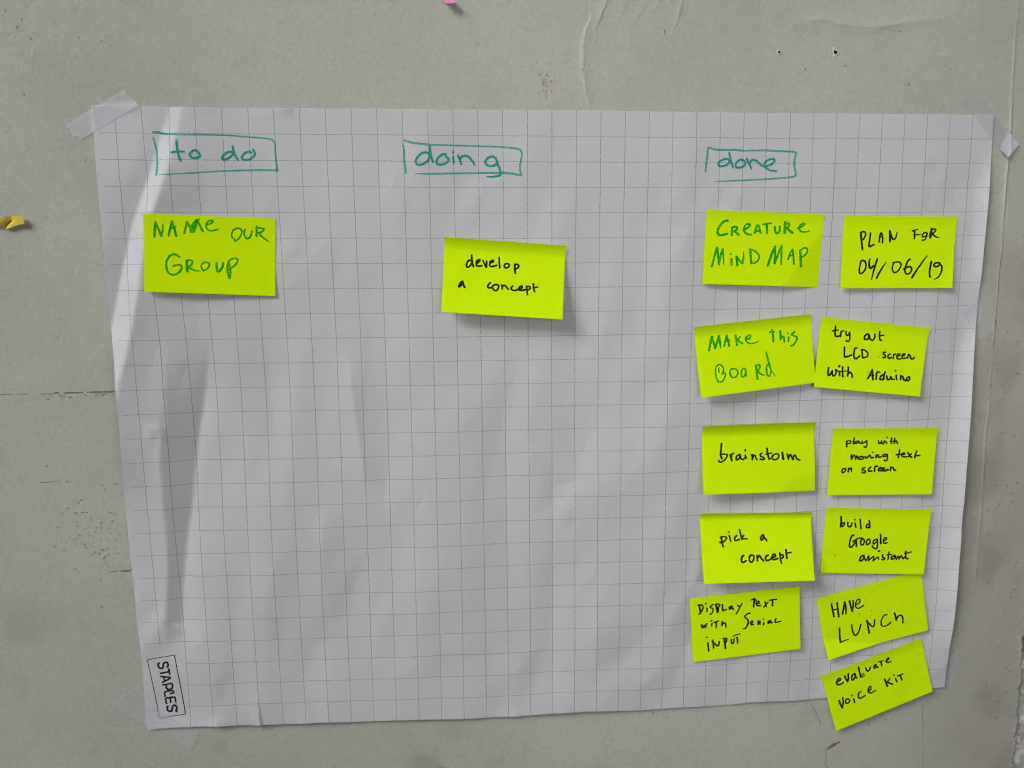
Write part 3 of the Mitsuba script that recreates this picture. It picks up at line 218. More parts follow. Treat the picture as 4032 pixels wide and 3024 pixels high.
def crack_x(z):
    p = np.array(CRACK)[::-1]
    p = p[np.argsort(p[:, 1])]
    jag = 0.0016 * np.sin(z * 310.0) * np.sin(z * 97.0 + 1.0) + 0.0008 * np.sin(z * 911.0)
    return np.interp(z, p[:, 1], p[:, 0]) + jag


def grid_faces(n, m):
    a = np.arange(n * m).reshape(n, m)
    q = np.stack([a[:-1, :-1], a[1:, :-1], a[1:, 1:], a[:-1, 1:]], -1).reshape(-1, 4)
    return np.vstack([q[:, [0, 1, 2]], q[:, [0, 2, 3]]])


def build_wall():
    # columns are squeezed to end on the torn edge of the canvas on the right
    X, Z = np.meshgrid(WX, WZ, indexing='ij')
    cx = crack_x(WZ)[None]
    keep = np.minimum(X, cx)
    depth = np.where(X > cx, 0.006, 0.0)
    H = wall_h(np.stack([keep, Z], -1))
    lift = 0.0012 * np.exp(-np.clip(cx - X, 0, None) / 0.004)
    V = np.stack([keep, -(H + lift) + depth, Z], -1).reshape(-1, 3)
    F = grid_faces(len(WX), len(WZ))
    over = (X > cx).reshape(-1)
    F = F[over[F].sum(1) < 3]
    return trimesh.Trimesh(V, F[:, ::-1], process=False)


m = build_wall()
m.remove_unreferenced_vertices()
scene['wall'] = mikit.ply(m, 'wall_paint', smooth=True, uv=np.asarray(m.vertices)[:, [0, 2]])
labels['wall'] = {'label': 'scuffed grey green canvas covered wall', 'category': 'wall', 'kind': 'structure'}
x0, x1, z0, z1 = WX[0], WX[-1], WZ[0], WZ[-1]
quads = [((-2.5, -0.2), (x0, 3.2)), ((x0, z1), (0.62, 3.2)), ((x0, -0.2), (0.55, z0))]
V, F = [], []
for (a, b), (c, d) in quads:
    k = len(V)
    V += [(a, 0, b), (c, 0, b), (c, 0, d), (a, 0, d)]
    F += [(k, k + 1, k + 2), (k, k + 2, k + 3)]
scene['wall__surround'] = mikit.ply(trimesh.Trimesh(V, F, process=False), 'wall_paint', uv=np.array(V)[:, [0, 2]])
PX, PZ = np.arange(0.44, 0.7401, 0.0014), np.arange(0.90, 1.75, 0.0014)
X, Z = np.meshgrid(PX, PZ, indexing='ij')
rng = np.random.default_rng(9)
H = sum(a * (lambda f: f / f.std())(gaussian_filter(rng.standard_normal(X.shape), s)) for s, a in ((1.0, 0.00012), (2.5, 0.0003), (7, 0.0006)))
V = np.stack([X, 0.0032 - H, Z], -1).reshape(-1, 3)
scene['plaster_wall'] = mikit.ply(trimesh.Trimesh(V, grid_faces(len(PX), len(PZ))[:, ::-1], process=False), 'plaster', smooth=True)
labels['plaster_wall'] = {'label': 'rough pale plaster bared beyond the torn right edge of the canvas', 'category': 'plaster', 'kind': 'structure'}
V = [(0.50, 0.012, -0.2), (2.5, 0.012, -0.2), (2.5, 0.012, 3.2), (0.50, 0.012, 3.2)]
scene['plaster_wall__surround'] = mikit.ply(trimesh.Trimesh(V, [(0, 1, 2), (0, 2, 3)], process=False), 'plaster')


# ---------------------------------------------------------------- pen strokes
def catmull(p, per):
    p = np.asarray(p, float)
    if len(p) < 3:
        t = np.linspace(0, 1, per + 1)[:, None]
        return p[0] * (1 - t) + p[-1] * t
    closed = np.hypot(*(p[0] - p[-1])[:2]) < 1e-6
    q = np.vstack([p[-2] if closed else 2 * p[0] - p[1], p, p[1] if closed else 2 * p[-1] - p[-2]])
    out = []
    for k in range(len(p) - 1):
        a, b, c, d = q[k:k + 4]
        t = np.linspace(0, 1, per, endpoint=False)[:, None]
        out.append(0.5 * (2 * b + (c - a) * t + (2 * a - 5 * b + 4 * c - d) * t ** 2 + (3 * b - a - 3 * c + d) * t ** 3))
    return np.vstack(out + [p[-1:]])


def stroke_shape(pts, rng, per=6, rough=0.06):
    """The inked outline of one pen stroke; pts: (x, y, width) in the units of the surface."""
    c = catmull(pts, per)
    w = np.clip(c[:, 2], 0.15 * np.median(c[:, 2]), None) * (1 + rough * gaussian_filter(rng.standard_normal(len(c)), 1.2))
    disks = [Point(x, y).buffer(r / 2, 5) for (x, y), r in zip(c[:, :2], w)]
    return unary_union([MultiPoint(np.vstack([a.exterior.coords, b.exterior.coords])).convex_hull for a, b in zip(disks[:-1], disks[1:])])


def block_shape(pts):
    """A printed stroke with square ends."""
    p = np.asarray(pts, float)
    c = catmull(p, 6) if len(p) > 3 and np.ptp(p[:, 2]) == 0 and len(p) > 6 else p
    return shapely.LineString(c[:, :2]).buffer(np.median(p[:, 2]) / 2, cap_style='flat', join_style='mitre')


def flat_mesh(shape, edge):
    V, F, k = [], [], 0
    for g in getattr(shape, 'geoms', [shape]):
        g = g.simplify(edge * 0.02)
        if g.is_empty or g.area <= 0 or g.geom_type != 'Polygon':
            continue
        v, f = trimesh.creation.triangulate_polygon(g, engine='earcut')
        v, f = trimesh.remesh.subdivide_to_size(np.c_[v, np.zeros(len(v))], f, edge, max_iter=8)
        V.append(v[:, :2]); F.append(f + k); k += len(v)
    return np.vstack(V), np.vstack(F)


def facing(v, f):
    """Triangles turned so that they look at the room (towards -y)."""
    n = np.cross(v[f[:, 1]] - v[f[:, 0]], v[f[:, 2]] - v[f[:, 0]])
    f = f.copy()
    f[n[:, 1] > 0] = f[n[:, 1] > 0][:, ::-1]
    return f


# ---------------------------------------------------------------- marks on the wall
rngm = np.random.default_rng(2)
for kind, mat, name in (('dark', 'grime_dark', 'scuff_mark'), ('brown', 'grime_brown', 'brown_scuff_mark'), ('grey', 'grime_grey', 'grey_scuff_mark'), ('line', 'scratch_white', 'white_scratch')):
    shapes = [stroke_shape([(x, z, w) for (x, z), w in zip(pts, ws)], rngm, per=5, rough=0.55) for pts, ws in MARKS[kind]]
    v, f = flat_mesh(unary_union(shapes), 0.004)
    P3 = np.c_[v[:, 0], -(wall_h(v) + 0.00025), v[:, 1]]
    scene['wall__' + name] = mikit.ply(trimesh.Trimesh(P3, facing(P3, f), process=False), mat)
    labels['wall__' + name] = {'kind': 'stuff'}
for k, (hx, hz) in enumerate(HOLES):
    key = 'wall__nail_hole' + ('_%03d' % k if k else '')
    ang = np.linspace(0, 2 * np.pi, 15)[:-1]
    r = 0.00150 * (1 + 0.25 * np.sin(3 * ang + k)) * (1.25 if k else 0.9)
    y = -float(wall_h([[hx, hz]])[0]) - 0.0003
    ring = np.stack([hx + r * np.cos(ang) * (0.8 if not k else 1), np.full(14, y), hz + r * np.sin(ang) * 1.15], 1)
    P3 = np.vstack([ring, [[hx, y + 0.0002, hz]]])
    f = np.array([(i, (i + 1) % 14, 14) for i in range(14)])
    scene[key] = mikit.ply(trimesh.Trimesh(P3, facing(P3, f), process=False), 'hole_shade')  # flat dark disc on the surface, painting the shade inside the hole
    labels[key] = {'label': 'nail hole shown by a small dark disc on the wall above the sheet, the %s one' % ('left', 'right')[k]}
    # the lip of torn canvas round it
    lip = []
    for rr, yy in ((1.0, 0.0), (1.25, -0.0011), (1.75, -0.0004), (2.1, 0.0004)):
        wob = 1 + 0.15 * np.sin(2 * ang + 1.3 * k + rr)
        lip.append(np.stack([hx + r * rr * wob * np.cos(ang), np.full(14, y + 0.0002) + yy * (0.45 + 0.55 * np.cos(ang + 1.0)), hz + r * rr * wob * np.sin(ang) * 1.1], 1))
    P3 = np.vstack(lip)
    f = [t for a in range(3) for i in range(14) for t in ((a * 14 + i, a * 14 + (i + 1) % 14, a * 14 + 14 + i), (a * 14 + (i + 1) % 14, a * 14 + 14 + (i + 1) % 14, a * 14 + 14 + i))]
    scene[key + '__torn_lip'] = mikit.ply(trimesh.Trimesh(P3, facing(P3, np.array(f)), process=False), 'chip_white', smooth=50)
v, f = flat_mesh(Polygon(CHIP), 0.002)
t = (v[:, 1] - v[:, 1].min()) / np.ptp(v[:, 1])
P3 = np.c_[v[:, 0], -(wall_h(v) + 0.0004 + 0.0025 * t ** 2), v[:, 1]]
scene['wall__paint_flake'] = mikit.ply(trimesh.Trimesh(P3, facing(P3, f), process=False), 'chip_white', smooth=True)

# ---------------------------------------------------------------- the flip chart sheet
FOLDS = {"strip_left":[[3.065,-0.141],[3.004,0.135],[2.67,0.96],[2.156,2.328],[1.691,3.5],[1.325,4.438],[0.967,5.601],[0.558,6.786],[0.23,7.939],[-0.042,8.727],[-0.285,9.456]],"strip_right":[[3.591,-0.156],[3.522,0.067],[3.299,0.954],[2.937,2.191],[2.531,3.356],[2.23,4.014],[1.904,5.196],[1.607,6.38],[1.329,7.401],[0.984,8.62],[0.697,9.574],[0.544,10.092],[0.167,11.283],[-0.167,12.292]],"stripe_left":[[2.395,8.588],[2.128,10.611],[1.898,12.312],[1.648,13.899],[1.676,15.185],[1.637,16.165],[1.67,16.18],[1.654,17.25],[1.602,18.613],[1.442,19.848],[1.281,21.105]],"stripe_right":[[3.967,8.599],[3.719,10.137],[3.43,11.699],[3.147,13.091],[2.973,14.242],[2.787,15.538],[2.561,16.858],[2.495,17.274],[2.32,18.289],[2.08,19.661],[1.959,21.136]],"creases":[[[[9.489,9.735],[9.546,10.889],[9.635,11.929],[9.75,12.981],[9.879,14.045],[9.961,15.39]],0.13,-0.11,0.9,0.8],[[[12.003,-0.133],[12.014,0.709],[12.051,1.692],[12.125,2.487]],-0.03,0.1,0.5,0.5],[[[17.998,15.36],[18.002,18.8],[17.987,21.585],[18.0,24.462],[17.999,26.042]],-0.05,0.09,0.9,0.5],[[[19.969,20.209],[19.962,21.261],[19.973,22.868],[19.982,24.516],[19.992,25.978]],0.06,-0.05,0.5,0.8],[[[30.068,1.037],[29.997,1.545],[29.825,2.103],[29.703,2.71]],0.09,-0.09,0.5,0.5],[[[33.018,0.02],[32.97,0.518],[32.714,1.019]],0.05,-0.07,0.5,0.6],[[[34.282,1.241],[34.149,1.882],[33.951,2.534]],0.07,-0.06,0.4,0.6],[[[16.071,11.751],[16.018,14.858],[16.005,18.036],[16.065,21.255]],-0.05,0.05,1.2,0.8],[[[17.994,13.862],[18.011,15.444],[18.029,17.257]],-0.05,0.09,0.9,0.6],[[[8.415,15.901],[8.122,17.101],[8.01,18.531]],0.07,-0.07,0.5,0.5],[[[6.18,9.651],[6.166,10.778],[6.14,12.108]],-0.05,0.06,0.6,0.5],[[[11.101,13.407],[10.914,14.789],[10.772,16.189]],-0.04,0.07,0.6,0.4],[[[35.551,7.532],[35.741,8.857],[35.8,10.624],[35.868,12.263]],0.04,-0.09,0.5,0.4],[[[2.023,0.622],[1.62,1.947],[1.155,3.433]],0.05,-0.06,0.5,0.5]],"bumps":[[1.62,12.61,0.35,0.25,0.001],[1.9,12.3,0.12,0.4,-0.0008],[1.35,12.92,0.2,0.3,0.0008],[6.52,0.36,0.5,0.18,0.0012],[7.41,0.06,0.25,0.12,0.0012],[5.65,0.23,0.4,0.2,-0.0007],[18.74,15.38,0.5,0.25,-0.0008],[18.62,16.63,0.3,0.4,0.0008],[34.03,1.93,0.5,0.3,0.0009],[31.53,0.73,0.5,0.2,0.0009],[29.92,-0.07,0.4,0.2,0.001],[7.44,5.46,0.3,0.4,0.0008],[14.08,22.79,0.5,0.4,0.0007],[1.79,21.39,0.3,0.2,0.0008]],"facets":[[4.83,25.95,0.22,1.1,0.0026],[2.92,26.01,0.3,0.5,0.0016],[6.61,25.99,0.6,0.8,0.0015],[7.73,25.95,0.3,0.9,0.0014],[7.12,0.05,0.5,0.35,0.003],[4.17,0.06,0.4,0.25,0.0015],[15.97,26.08,0.5,0.6,0.002],[1.04,25.9,0.9,0.5,0.002]],"nicks":[[28.25,15.57,-0.71,0.45,-0.084],[15.59,3.13,-0.37,1.13,0.041],[24.39,25.32,-0.67,1.33,-0.042],[7.14,24.34,-0.04,0.86,0.066],[16.19,0.31,-0.35,0.89,0.063],[15.83,5.11,-0.21,0.57,0.07],[18.21,14.22,-0.36,0.58,0.065],[10.38,0.66,-0.1,1.41,-0.069],[21.14,10.42,-0.62,0.65,0.031],[23.46,24.81,-0.01,0.44,0.063],[11.81,23.48,-0.36,0.36,0.049],[31.84,14.53,-0.46,0.4,-0.04],[14.08,16.12,-0.32,1.01,-0.04],[15.52,6.75,-0.35,1.38,-0.074],[4.88,20.14,-0.41,0.51,0.048],[29.88,17.65,-0.35,1.04,0.08],[30.06,1.04,-0.69,0.85,0.078],[33.13,19.77,-0.63,0.36,-0.045],[29.35,25.46,-0.4,1.23,0.071],[13.22,2.25,-0.26,1.0,-0.056],[24.93,9.08,-0.13,0.78,-0.03],[21.45,15.11,-0.55,1.23,0.065],[34.24,5.02,-0.24,1.34,0.068],[13.09,19.05,-0.65,0.96,0.067],[33.52,0.52,-0.6,1.4,-0.043],[20.77,1.06,-0.25,0.91,-0.066],[28.2,0.79,-0.17,0.83,-0.05],[10.45,0.94,-0.36,1.43,0.032],[21.84,5.44,0.01,1.28,-0.083],[11.62,17.7,-0.34,0.69,-0.034],[11.01,10.64,-0.23,0.36,-0.078],[15.29,23.4,-0.22,0.99,-0.05],[28.22,8.95,-0.43,0.8,-0.053],[1.63,10.06,-0.34,1.16,-0.085],[6.11,15.65,-0.57,1.13,-0.053],[33.63,13.41,-0.26,0.71,-0.074],[20.5,20.13,-0.44,0.62,0.063],[3.4,9.01,-0.55,0.67,-0.044],[8.89,12.23,-0.34,0.65,0.084],[18.34,7.1,-0.52,1.39,0.071],[12.12,12.91,-0.44,1.41,0.078],[9.85,4.0,-0.7,1.26,-0.032],[11.04,2.67,0.05,1.39,-0.05],[1.77,2.83,-0.41,1.18,-0.041],[17.1,7.12,-0.27,0.99,-0.044],[32.74,23.87,-0.5,0.81,-0.059],[19.78,24.43,-0.1,0.74,0.066],[5.35,14.09,-0.53,1.0,0.045],[13.45,18.69,-0.54,0.37,-0.071],[2.77,10.43,-0.45,0.7,-0.068],[2.9,23.86,-0.3,1.36,-0.056],[11.53,2.83,-0.31,0.71,0.078],[6.41,1.34,-0.35,1.48,0.078],[26.04,20.12,-0.48,0.93,-0.065],[28.81,24.25,-0.35,1.19,0.031],[0.98,6.71,-0.34,0.99,0.041],[31.65,2.72,-0.38,0.42,-0.05],[10.46,8.39,-0.53,1.35,0.067],[5.58,9.72,-0.46,0.66,-0.069],[25.44,6.56,-0.28,0.62,0.048],[28.09,6.59,-0.25,0.63,0.039],[31.89,1.61,-0.15,1.11,0.05],[6.37,4.08,-0.4,0.7,0.071],[17.94,16.73,-0.55,0.85,0.074],[32.55,4.04,-0.52,1.24,-0.049],[4.06,21.37,0.18,1.13,-0.035],[9.95,23.63,-0.09,1.25,-0.075],[12.4,13.89,-0.53,0.45,-0.051],[32.59,6.97,-0.56,1.4,-0.08],[20.22,17.21,-0.16,1.43,0.053],[19.54,13.71,-0.51,1.45,-0.059],[6.01,18.73,-0.35,1.44,0.061],[12.26,16.07,-0.4,0.61,-0.065],[34.79,1.24,-0.32,0.82,0.032],[14.66,15.39,-0.02,0.75,0.053],[34.51,6.82,-0.14,0.91,0.07],[13.01,6.46,-0.12,1.29,0.063],[14.61,16.79,-0.29,0.44,0.084],[15.91,11.86,-0.53,1.19,-0.063],[11.14,6.7,-0.35,0.49,-0.033],[25.75,3.95,-0.8,1.41,-0.036],[17.1,14.19,-0.54,0.77,0.083],[6.18,21.7,-0.23,0.56,-0.059],[32.61,0.31,-0.28,0.42,-0.046],[0.72,24.73,-0.5,0.85,-0.033],[20.23,9.08,-0.06,0.7,0.067],[17.58,12.72,-0.69,0.75,0.07],[22.99,3.69,-0.2,0.58,0.066],[26.8,16.5,-0.45,0.82,0.079],[19.38,7.93,-0.13,1.01,0.038],[15.12,3.28,-0.73,0.65,0.072],[11.68,24.41,-0.05,0.79,-0.046],[5.6,9.16,-0.04,0.37,0.042],[6.46,4.16,-0.26,1.05,0.044],[24.37,12.83,0.19,1.45,0.041],[17.12,14.38,-0.12,0.77,0.083],[21.56,23.88,-0.56,1.09,0.074],[8.35,1.25,-0.09,1.37,0.032],[31.69,12.36,0.01,0.64,0.059],[35.84,10.26,-0.23,0.7,-0.037],[35.26,22.61,-0.01,0.64,-0.071],[11.47,1.58,-0.26,1.0,0.077],[1.29,18.23,-0.65,0.73,0.032],[17.94,19.69,-0.58,1.0,-0.067],[4.76,10.88,-0.38,0.62,0.033],[18.79,18.53,-0.07,0.39,0.077],[30.8,8.85,-0.04,0.61,-0.069],[5.23,9.28,-0.39,0.65,-0.03],[32.81,8.47,-0.3,0.95,0.053],[19.35,20.05,-0.81,1.07,0.075],[8.88,6.07,-0.67,0.66,0.075],[34.39,3.09,-0.2,1.49,-0.081],[8.05,15.21,-0.62,0.37,0.07],[18.68,17.4,-0.45,0.57,-0.073],[14.23,12.64,-0.22,0.45,0.058],[23.68,8.62,-0.27,1.22,-0.078],[9.48,18.78,0.14,0.9,0.048],[22.45,7.1,-0.2,0.5,0.051],[28.48,4.63,-0.21,1.3,0.059],[18.7,12.42,-0.5,1.35,0.061]],"pins":[[0.7,0.5,1.4],[36.4,0.6,1.6],[36.7,8.0,1.3],[36.3,25.3,1.6],[0.9,25.4,1.5]]}
EDGES = {"left":[[0.158,0.0],[0.172,1.184],[0.161,1.842],[0.171,3.28],[0.194,5.047],[0.153,5.964],[0.03,7.782],[-0.013,8.61],[0.133,10.063],[0.227,11.195],[0.224,12.01],[0.211,13.28],[0.137,15.022],[0.122,16.273],[0.111,18.022],[0.116,19.145],[0.14,20.235],[0.122,21.223],[0.162,22.208],[0.135,23.869],[0.145,25.149],[0.172,26.008]],"right":[[36.916,0.031],[36.914,0.513],[36.935,1.134],[36.904,2.278],[36.867,3.227],[36.863,4.314],[36.858,5.597],[36.905,6.91],[36.931,7.764],[36.905,8.554],[36.861,9.159],[36.811,10.179],[36.816,12.552],[36.843,14.563],[36.846,15.886],[36.829,17.095],[36.802,19.248],[36.787,21.743],[36.807,23.199],[36.856,24.149],[36.875,24.838],[36.86,25.944]],"top":[[0.158,0.0],[1.953,0.006],[2.983,0.01],[4.983,0.025],[6.963,0.03],[9.99,0.012],[13.011,0.029],[15.995,0.004],[18.972,-0.019],[20.996,-0.015],[22.972,-0.007],[25.969,-0.008],[27.951,0.006],[29.974,-0.003],[31.986,-0.004],[33.976,0.007],[36.916,0.031]],"bottom":[[0.172,26.008],[0.995,25.965],[1.967,25.945],[3.037,25.931],[4.95,26.038],[6.991,26.008],[8.957,26.031],[10.996,25.998],[12.994,26.016],[14.994,25.99],[16.986,25.979],[17.98,25.975],[19.998,25.97],[22.01,26.015],[24.035,25.991],[26.041,26.015],[27.059,25.981],[29.018,26.003],[30.918,25.996],[34.016,25.984],[36.86,25.944]]}
NODES = [[[-0.48837,1.85383],[-0.48793,1.8033],[-0.48737,1.75285],[-0.48688,1.70253],[-0.48522,1.65244],[-0.48336,1.60278],[-0.48283,1.55302],[-0.48303,1.50303],[-0.48386,1.45237],[-0.48443,1.40185],[-0.48429,1.35214],[-0.48397,1.30301],[-0.48366,1.25395],[-0.4835,1.20421],[-0.4836,1.15416]],[[-0.45074,1.85373],[-0.45038,1.80317],[-0.44965,1.75265],[-0.44975,1.70231],[-0.44773,1.65205],[-0.44529,1.60275],[-0.44523,1.55293],[-0.44541,1.50314],[-0.44665,1.45221],[-0.4473,1.40149],[-0.44692,1.35207],[-0.4464,1.30327],[-0.44587,1.25469],[-0.44589,1.20459],[-0.44619,1.15436]],[[-0.41285,1.85352],[-0.41259,1.80298],[-0.41182,1.75243],[-0.41191,1.70212],[-0.41023,1.65196],[-0.40811,1.60251],[-0.40794,1.55272],[-0.4082,1.50286],[-0.40935,1.45201],[-0.41002,1.40139],[-0.40965,1.35202],[-0.4089,1.3036],[-0.40775,1.25571],[-0.40848,1.20489],[-0.40886,1.15459]],[[-0.37492,1.8533],[-0.37431,1.80257],[-0.37422,1.75229],[-0.37397,1.70205],[-0.3728,1.65198],[-0.37138,1.60222],[-0.37098,1.55239],[-0.3713,1.50232],[-0.37212,1.45174],[-0.37269,1.40135],[-0.37256,1.35184],[-0.37205,1.3032],[-0.37162,1.25466],[-0.37159,1.20495],[-0.37171,1.15476]],[[-0.33742,1.85334],[-0.33705,1.80277],[-0.33688,1.75238],[-0.33648,1.70209],[-0.33557,1.65195],[-0.3346,1.60198],[-0.33421,1.552],[-0.33444,1.50183],[-0.33503,1.45142],[-0.33552,1.40114],[-0.33563,1.3514],[-0.33548,1.30223],[-0.3351,1.25356],[-0.33455,1.20508],[-0.33464,1.15457]],[[-0.30019,1.85349],[-0.30008,1.80308],[-0.29984,1.75257],[-0.29928,1.70215],[-0.29848,1.65188],[-0.29777,1.60174],[-0.29745,1.55163],[-0.29759,1.50141],[-0.29801,1.45108],[-0.29845,1.40081],[-0.29873,1.35081],[-0.29885,1.30114],[-0.29869,1.25194],[-0.29808,1.20302],[-0.29775,1.15368]],[[-0.26291,1.85357],[-0.26302,1.80312],[-0.26277,1.75266],[-0.2621,1.70216],[-0.2614,1.65176],[-0.26086,1.6015],[-0.26061,1.55131],[-0.2607,1.50108],[-0.26101,1.45078],[-0.26138,1.40049],[-0.26172,1.3503],[-0.26198,1.30025],[-0.26201,1.25058],[-0.26125,1.20229],[-0.26091,1.15263]],[[-0.22544,1.85359],[-0.2254,1.8031],[-0.22525,1.75263],[-0.22475,1.70204],[-0.22424,1.65157],[-0.22386,1.60125],[-0.22369,1.55103],[-0.22374,1.50081],[-0.22396,1.45055],[-0.22425,1.40028],[-0.22452,1.35002],[-0.22473,1.29985],[-0.2247,1.25017],[-0.2244,1.20097],[-0.22399,1.1514]],[[-0.18792,1.85358],[-0.18782,1.80309],[-0.1876,1.75239],[-0.18727,1.70177],[-0.187,1.65131],[-0.18678,1.60099],[-0.18668,1.55078],[-0.18671,1.50061],[-0.18684,1.45042],[-0.18703,1.40019],[-0.1872,1.34996],[-0.18728,1.29977],[-0.18722,1.24947],[-0.18715,1.19986],[-0.18692,1.15012]],[[-0.15037,1.85349],[-0.15022,1.80281],[-0.14986,1.75202],[-0.14982,1.7015],[-0.14975,1.65104],[-0.14966,1.60073],[-0.14961,1.55056],[-0.14962,1.50046],[-0.14967,1.45035],[-0.14974,1.40017],[-0.1498,1.34997],[-0.14981,1.29988],[-0.1498,1.24992],[-0.14986,1.19929],[-0.14969,1.14893]],[[-0.11282,1.85346],[-0.11265,1.80288],[-0.11263,1.75215],[-0.11251,1.70138],[-0.11252,1.65081],[-0.11251,1.60048],[-0.1125,1.55038],[-0.11248,1.50037],[-0.11244,1.45032],[-0.11242,1.40018],[-0.11239,1.34989],[-0.11233,1.29956],[-0.11237,1.2492],[-0.11238,1.19787],[-0.11232,1.1477]],[[-0.0753,1.85342],[-0.07516,1.80296],[-0.07499,1.75223],[-0.07523,1.7013],[-0.07533,1.65059],[-0.07534,1.60026],[-0.07536,1.55023],[-0.0753,1.50032],[-0.07517,1.45032],[-0.07508,1.4002],[-0.07497,1.34973],[-0.07483,1.29894],[-0.07475,1.24768],[-0.07485,1.19665],[-0.07487,1.14688]],[[-0.03783,1.85329],[-0.03788,1.80275],[-0.03791,1.75216],[-0.03809,1.70114],[-0.03814,1.65041],[-0.03812,1.60008],[-0.03818,1.55014],[-0.03809,1.50029],[-0.03785,1.45032],[-0.03775,1.40027],[-0.03758,1.34962],[-0.03736,1.29866],[-0.03734,1.24791],[-0.03735,1.19699],[-0.03743,1.14689]],[[-0.00031,1.85313],[-0.00043,1.80267],[-0.00057,1.75206],[-0.00087,1.70107],[-0.00089,1.65038],[-0.00084,1.60004],[-0.00093,1.5501],[-0.00081,1.50025],[-0.00053,1.45029],[-0.00041,1.40028],[-0.00021,1.34958],[-0.0,1.29871],[0.00013,1.24786],[-3e-05,1.19793],[-3e-05,1.14729]],[[0.03726,1.85295],[0.03722,1.80251],[0.03695,1.75199],[0.03657,1.70121],[0.03646,1.65054],[0.03647,1.60018],[0.03646,1.55014],[0.03658,1.50021],[0.03681,1.45019],[0.03697,1.40007],[0.03715,1.34959],[0.03729,1.29898],[0.03723,1.2487],[0.03732,1.19809],[0.03747,1.14722]],[[0.07471,1.85276],[0.07474,1.80237],[0.07429,1.75202],[0.074,1.70138],[0.07389,1.65076],[0.07387,1.60037],[0.07389,1.5502],[0.07399,1.50015],[0.07418,1.45006],[0.07437,1.39985],[0.07457,1.34942],[0.0748,1.29881],[0.07521,1.24773],[0.07528,1.1967],[0.07525,1.1465]],[[0.11198,1.8526],[0.11174,1.80224],[0.1115,1.75197],[0.11144,1.70151],[0.11137,1.65096],[0.11133,1.60053],[0.11133,1.55027],[0.11142,1.50009],[0.11158,1.4499],[0.11179,1.39962],[0.11203,1.34916],[0.11235,1.29848],[0.11279,1.24751],[0.11324,1.1962],[0.11315,1.14592]],[[0.14931,1.8525],[0.14915,1.80225],[0.14914,1.75201],[0.14901,1.70162],[0.1489,1.65111],[0.14882,1.60066],[0.14878,1.55031],[0.14883,1.50004],[0.14898,1.44975],[0.1492,1.3994],[0.14947,1.34891],[0.1498,1.29823],[0.15026,1.24723],[0.15082,1.19627],[0.15085,1.14578]],[[0.18676,1.85241],[0.18687,1.80203],[0.18667,1.75207],[0.18662,1.7017],[0.18646,1.65121],[0.1863,1.60074],[0.18621,1.55034],[0.18622,1.49999],[0.18634,1.44963],[0.18658,1.39922],[0.18687,1.34873],[0.18716,1.29818],[0.18753,1.24738],[0.18855,1.196],[0.18814,1.14607]],[[0.22412,1.85245],[0.2241,1.80214],[0.2243,1.75202],[0.22421,1.7017],[0.22398,1.65124],[0.22375,1.60077],[0.22359,1.55035],[0.22355,1.49997],[0.22365,1.44956],[0.2239,1.39911],[0.22424,1.34862],[0.22452,1.29822],[0.22451,1.24822],[0.22431,1.19808],[0.22495,1.14678]],[[0.26154,1.85258],[0.2617,1.80232],[0.26196,1.75204],[0.26173,1.70167],[0.26142,1.65123],[0.26113,1.60079],[0.26091,1.55038],[0.26079,1.49999],[0.26086,1.44957],[0.26113,1.39909],[0.26156,1.34857],[0.26194,1.29813],[0.26213,1.24797],[0.26254,1.19721],[0.26211,1.14703]],[[0.29886,1.85267],[0.29915,1.80238],[0.29923,1.75201],[0.29904,1.70162],[0.29874,1.65121],[0.29843,1.6008],[0.29816,1.55042],[0.29796,1.50007],[0.29794,1.44968],[0.29823,1.39921],[0.29873,1.34869],[0.29919,1.2982],[0.2993,1.24809],[0.29953,1.19762],[0.29911,1.14746]],[[0.33596,1.85268],[0.33594,1.80222],[0.33613,1.75189],[0.33617,1.70156],[0.33596,1.65121],[0.33567,1.60084],[0.33538,1.55051],[0.33505,1.50023],[0.33489,1.44991],[0.33518,1.39949],[0.33574,1.34903],[0.33616,1.29865],[0.33623,1.24856],[0.33609,1.19845],[0.33572,1.14831]],[[0.37321,1.85277],[0.37282,1.80218],[0.37317,1.75184],[0.37336,1.70157],[0.37319,1.65127],[0.37288,1.60091],[0.37262,1.55065],[0.37211,1.50046],[0.3717,1.45027],[0.372,1.39989],[0.37267,1.34954],[0.37305,1.29924],[0.37299,1.24925],[0.37252,1.19942],[0.37216,1.14932]],[[0.41097,1.85305],[0.41061,1.80244],[0.41077,1.752],[0.41077,1.70168],[0.41052,1.65145],[0.41004,1.60101],[0.40996,1.55087],[0.40922,1.50075],[0.40842,1.45074],[0.40877,1.40033],[0.40961,1.35016],[0.40986,1.29992],[0.40979,1.24998],[0.40888,1.20047],[0.40859,1.15033]],[[0.44906,1.85341],[0.44909,1.8029],[0.44872,1.75233],[0.44835,1.70192],[0.44795,1.6517],[0.44728,1.60123],[0.44725,1.55118],[0.44638,1.50111],[0.44537,1.4512],[0.44568,1.40078],[0.4465,1.35078],[0.44661,1.30065],[0.44657,1.25073],[0.44544,1.20133],[0.44519,1.15118]],[[0.48693,1.85371],[0.48687,1.80322],[0.48646,1.7527],[0.48593,1.7023],[0.48535,1.652],[0.48475,1.60167],[0.48434,1.55154],[0.48355,1.50152],[0.4828,1.45156],[0.48287,1.40141],[0.48332,1.35134],[0.48341,1.30127],[0.48312,1.25146],[0.48239,1.20186],[0.48204,1.15182]]]
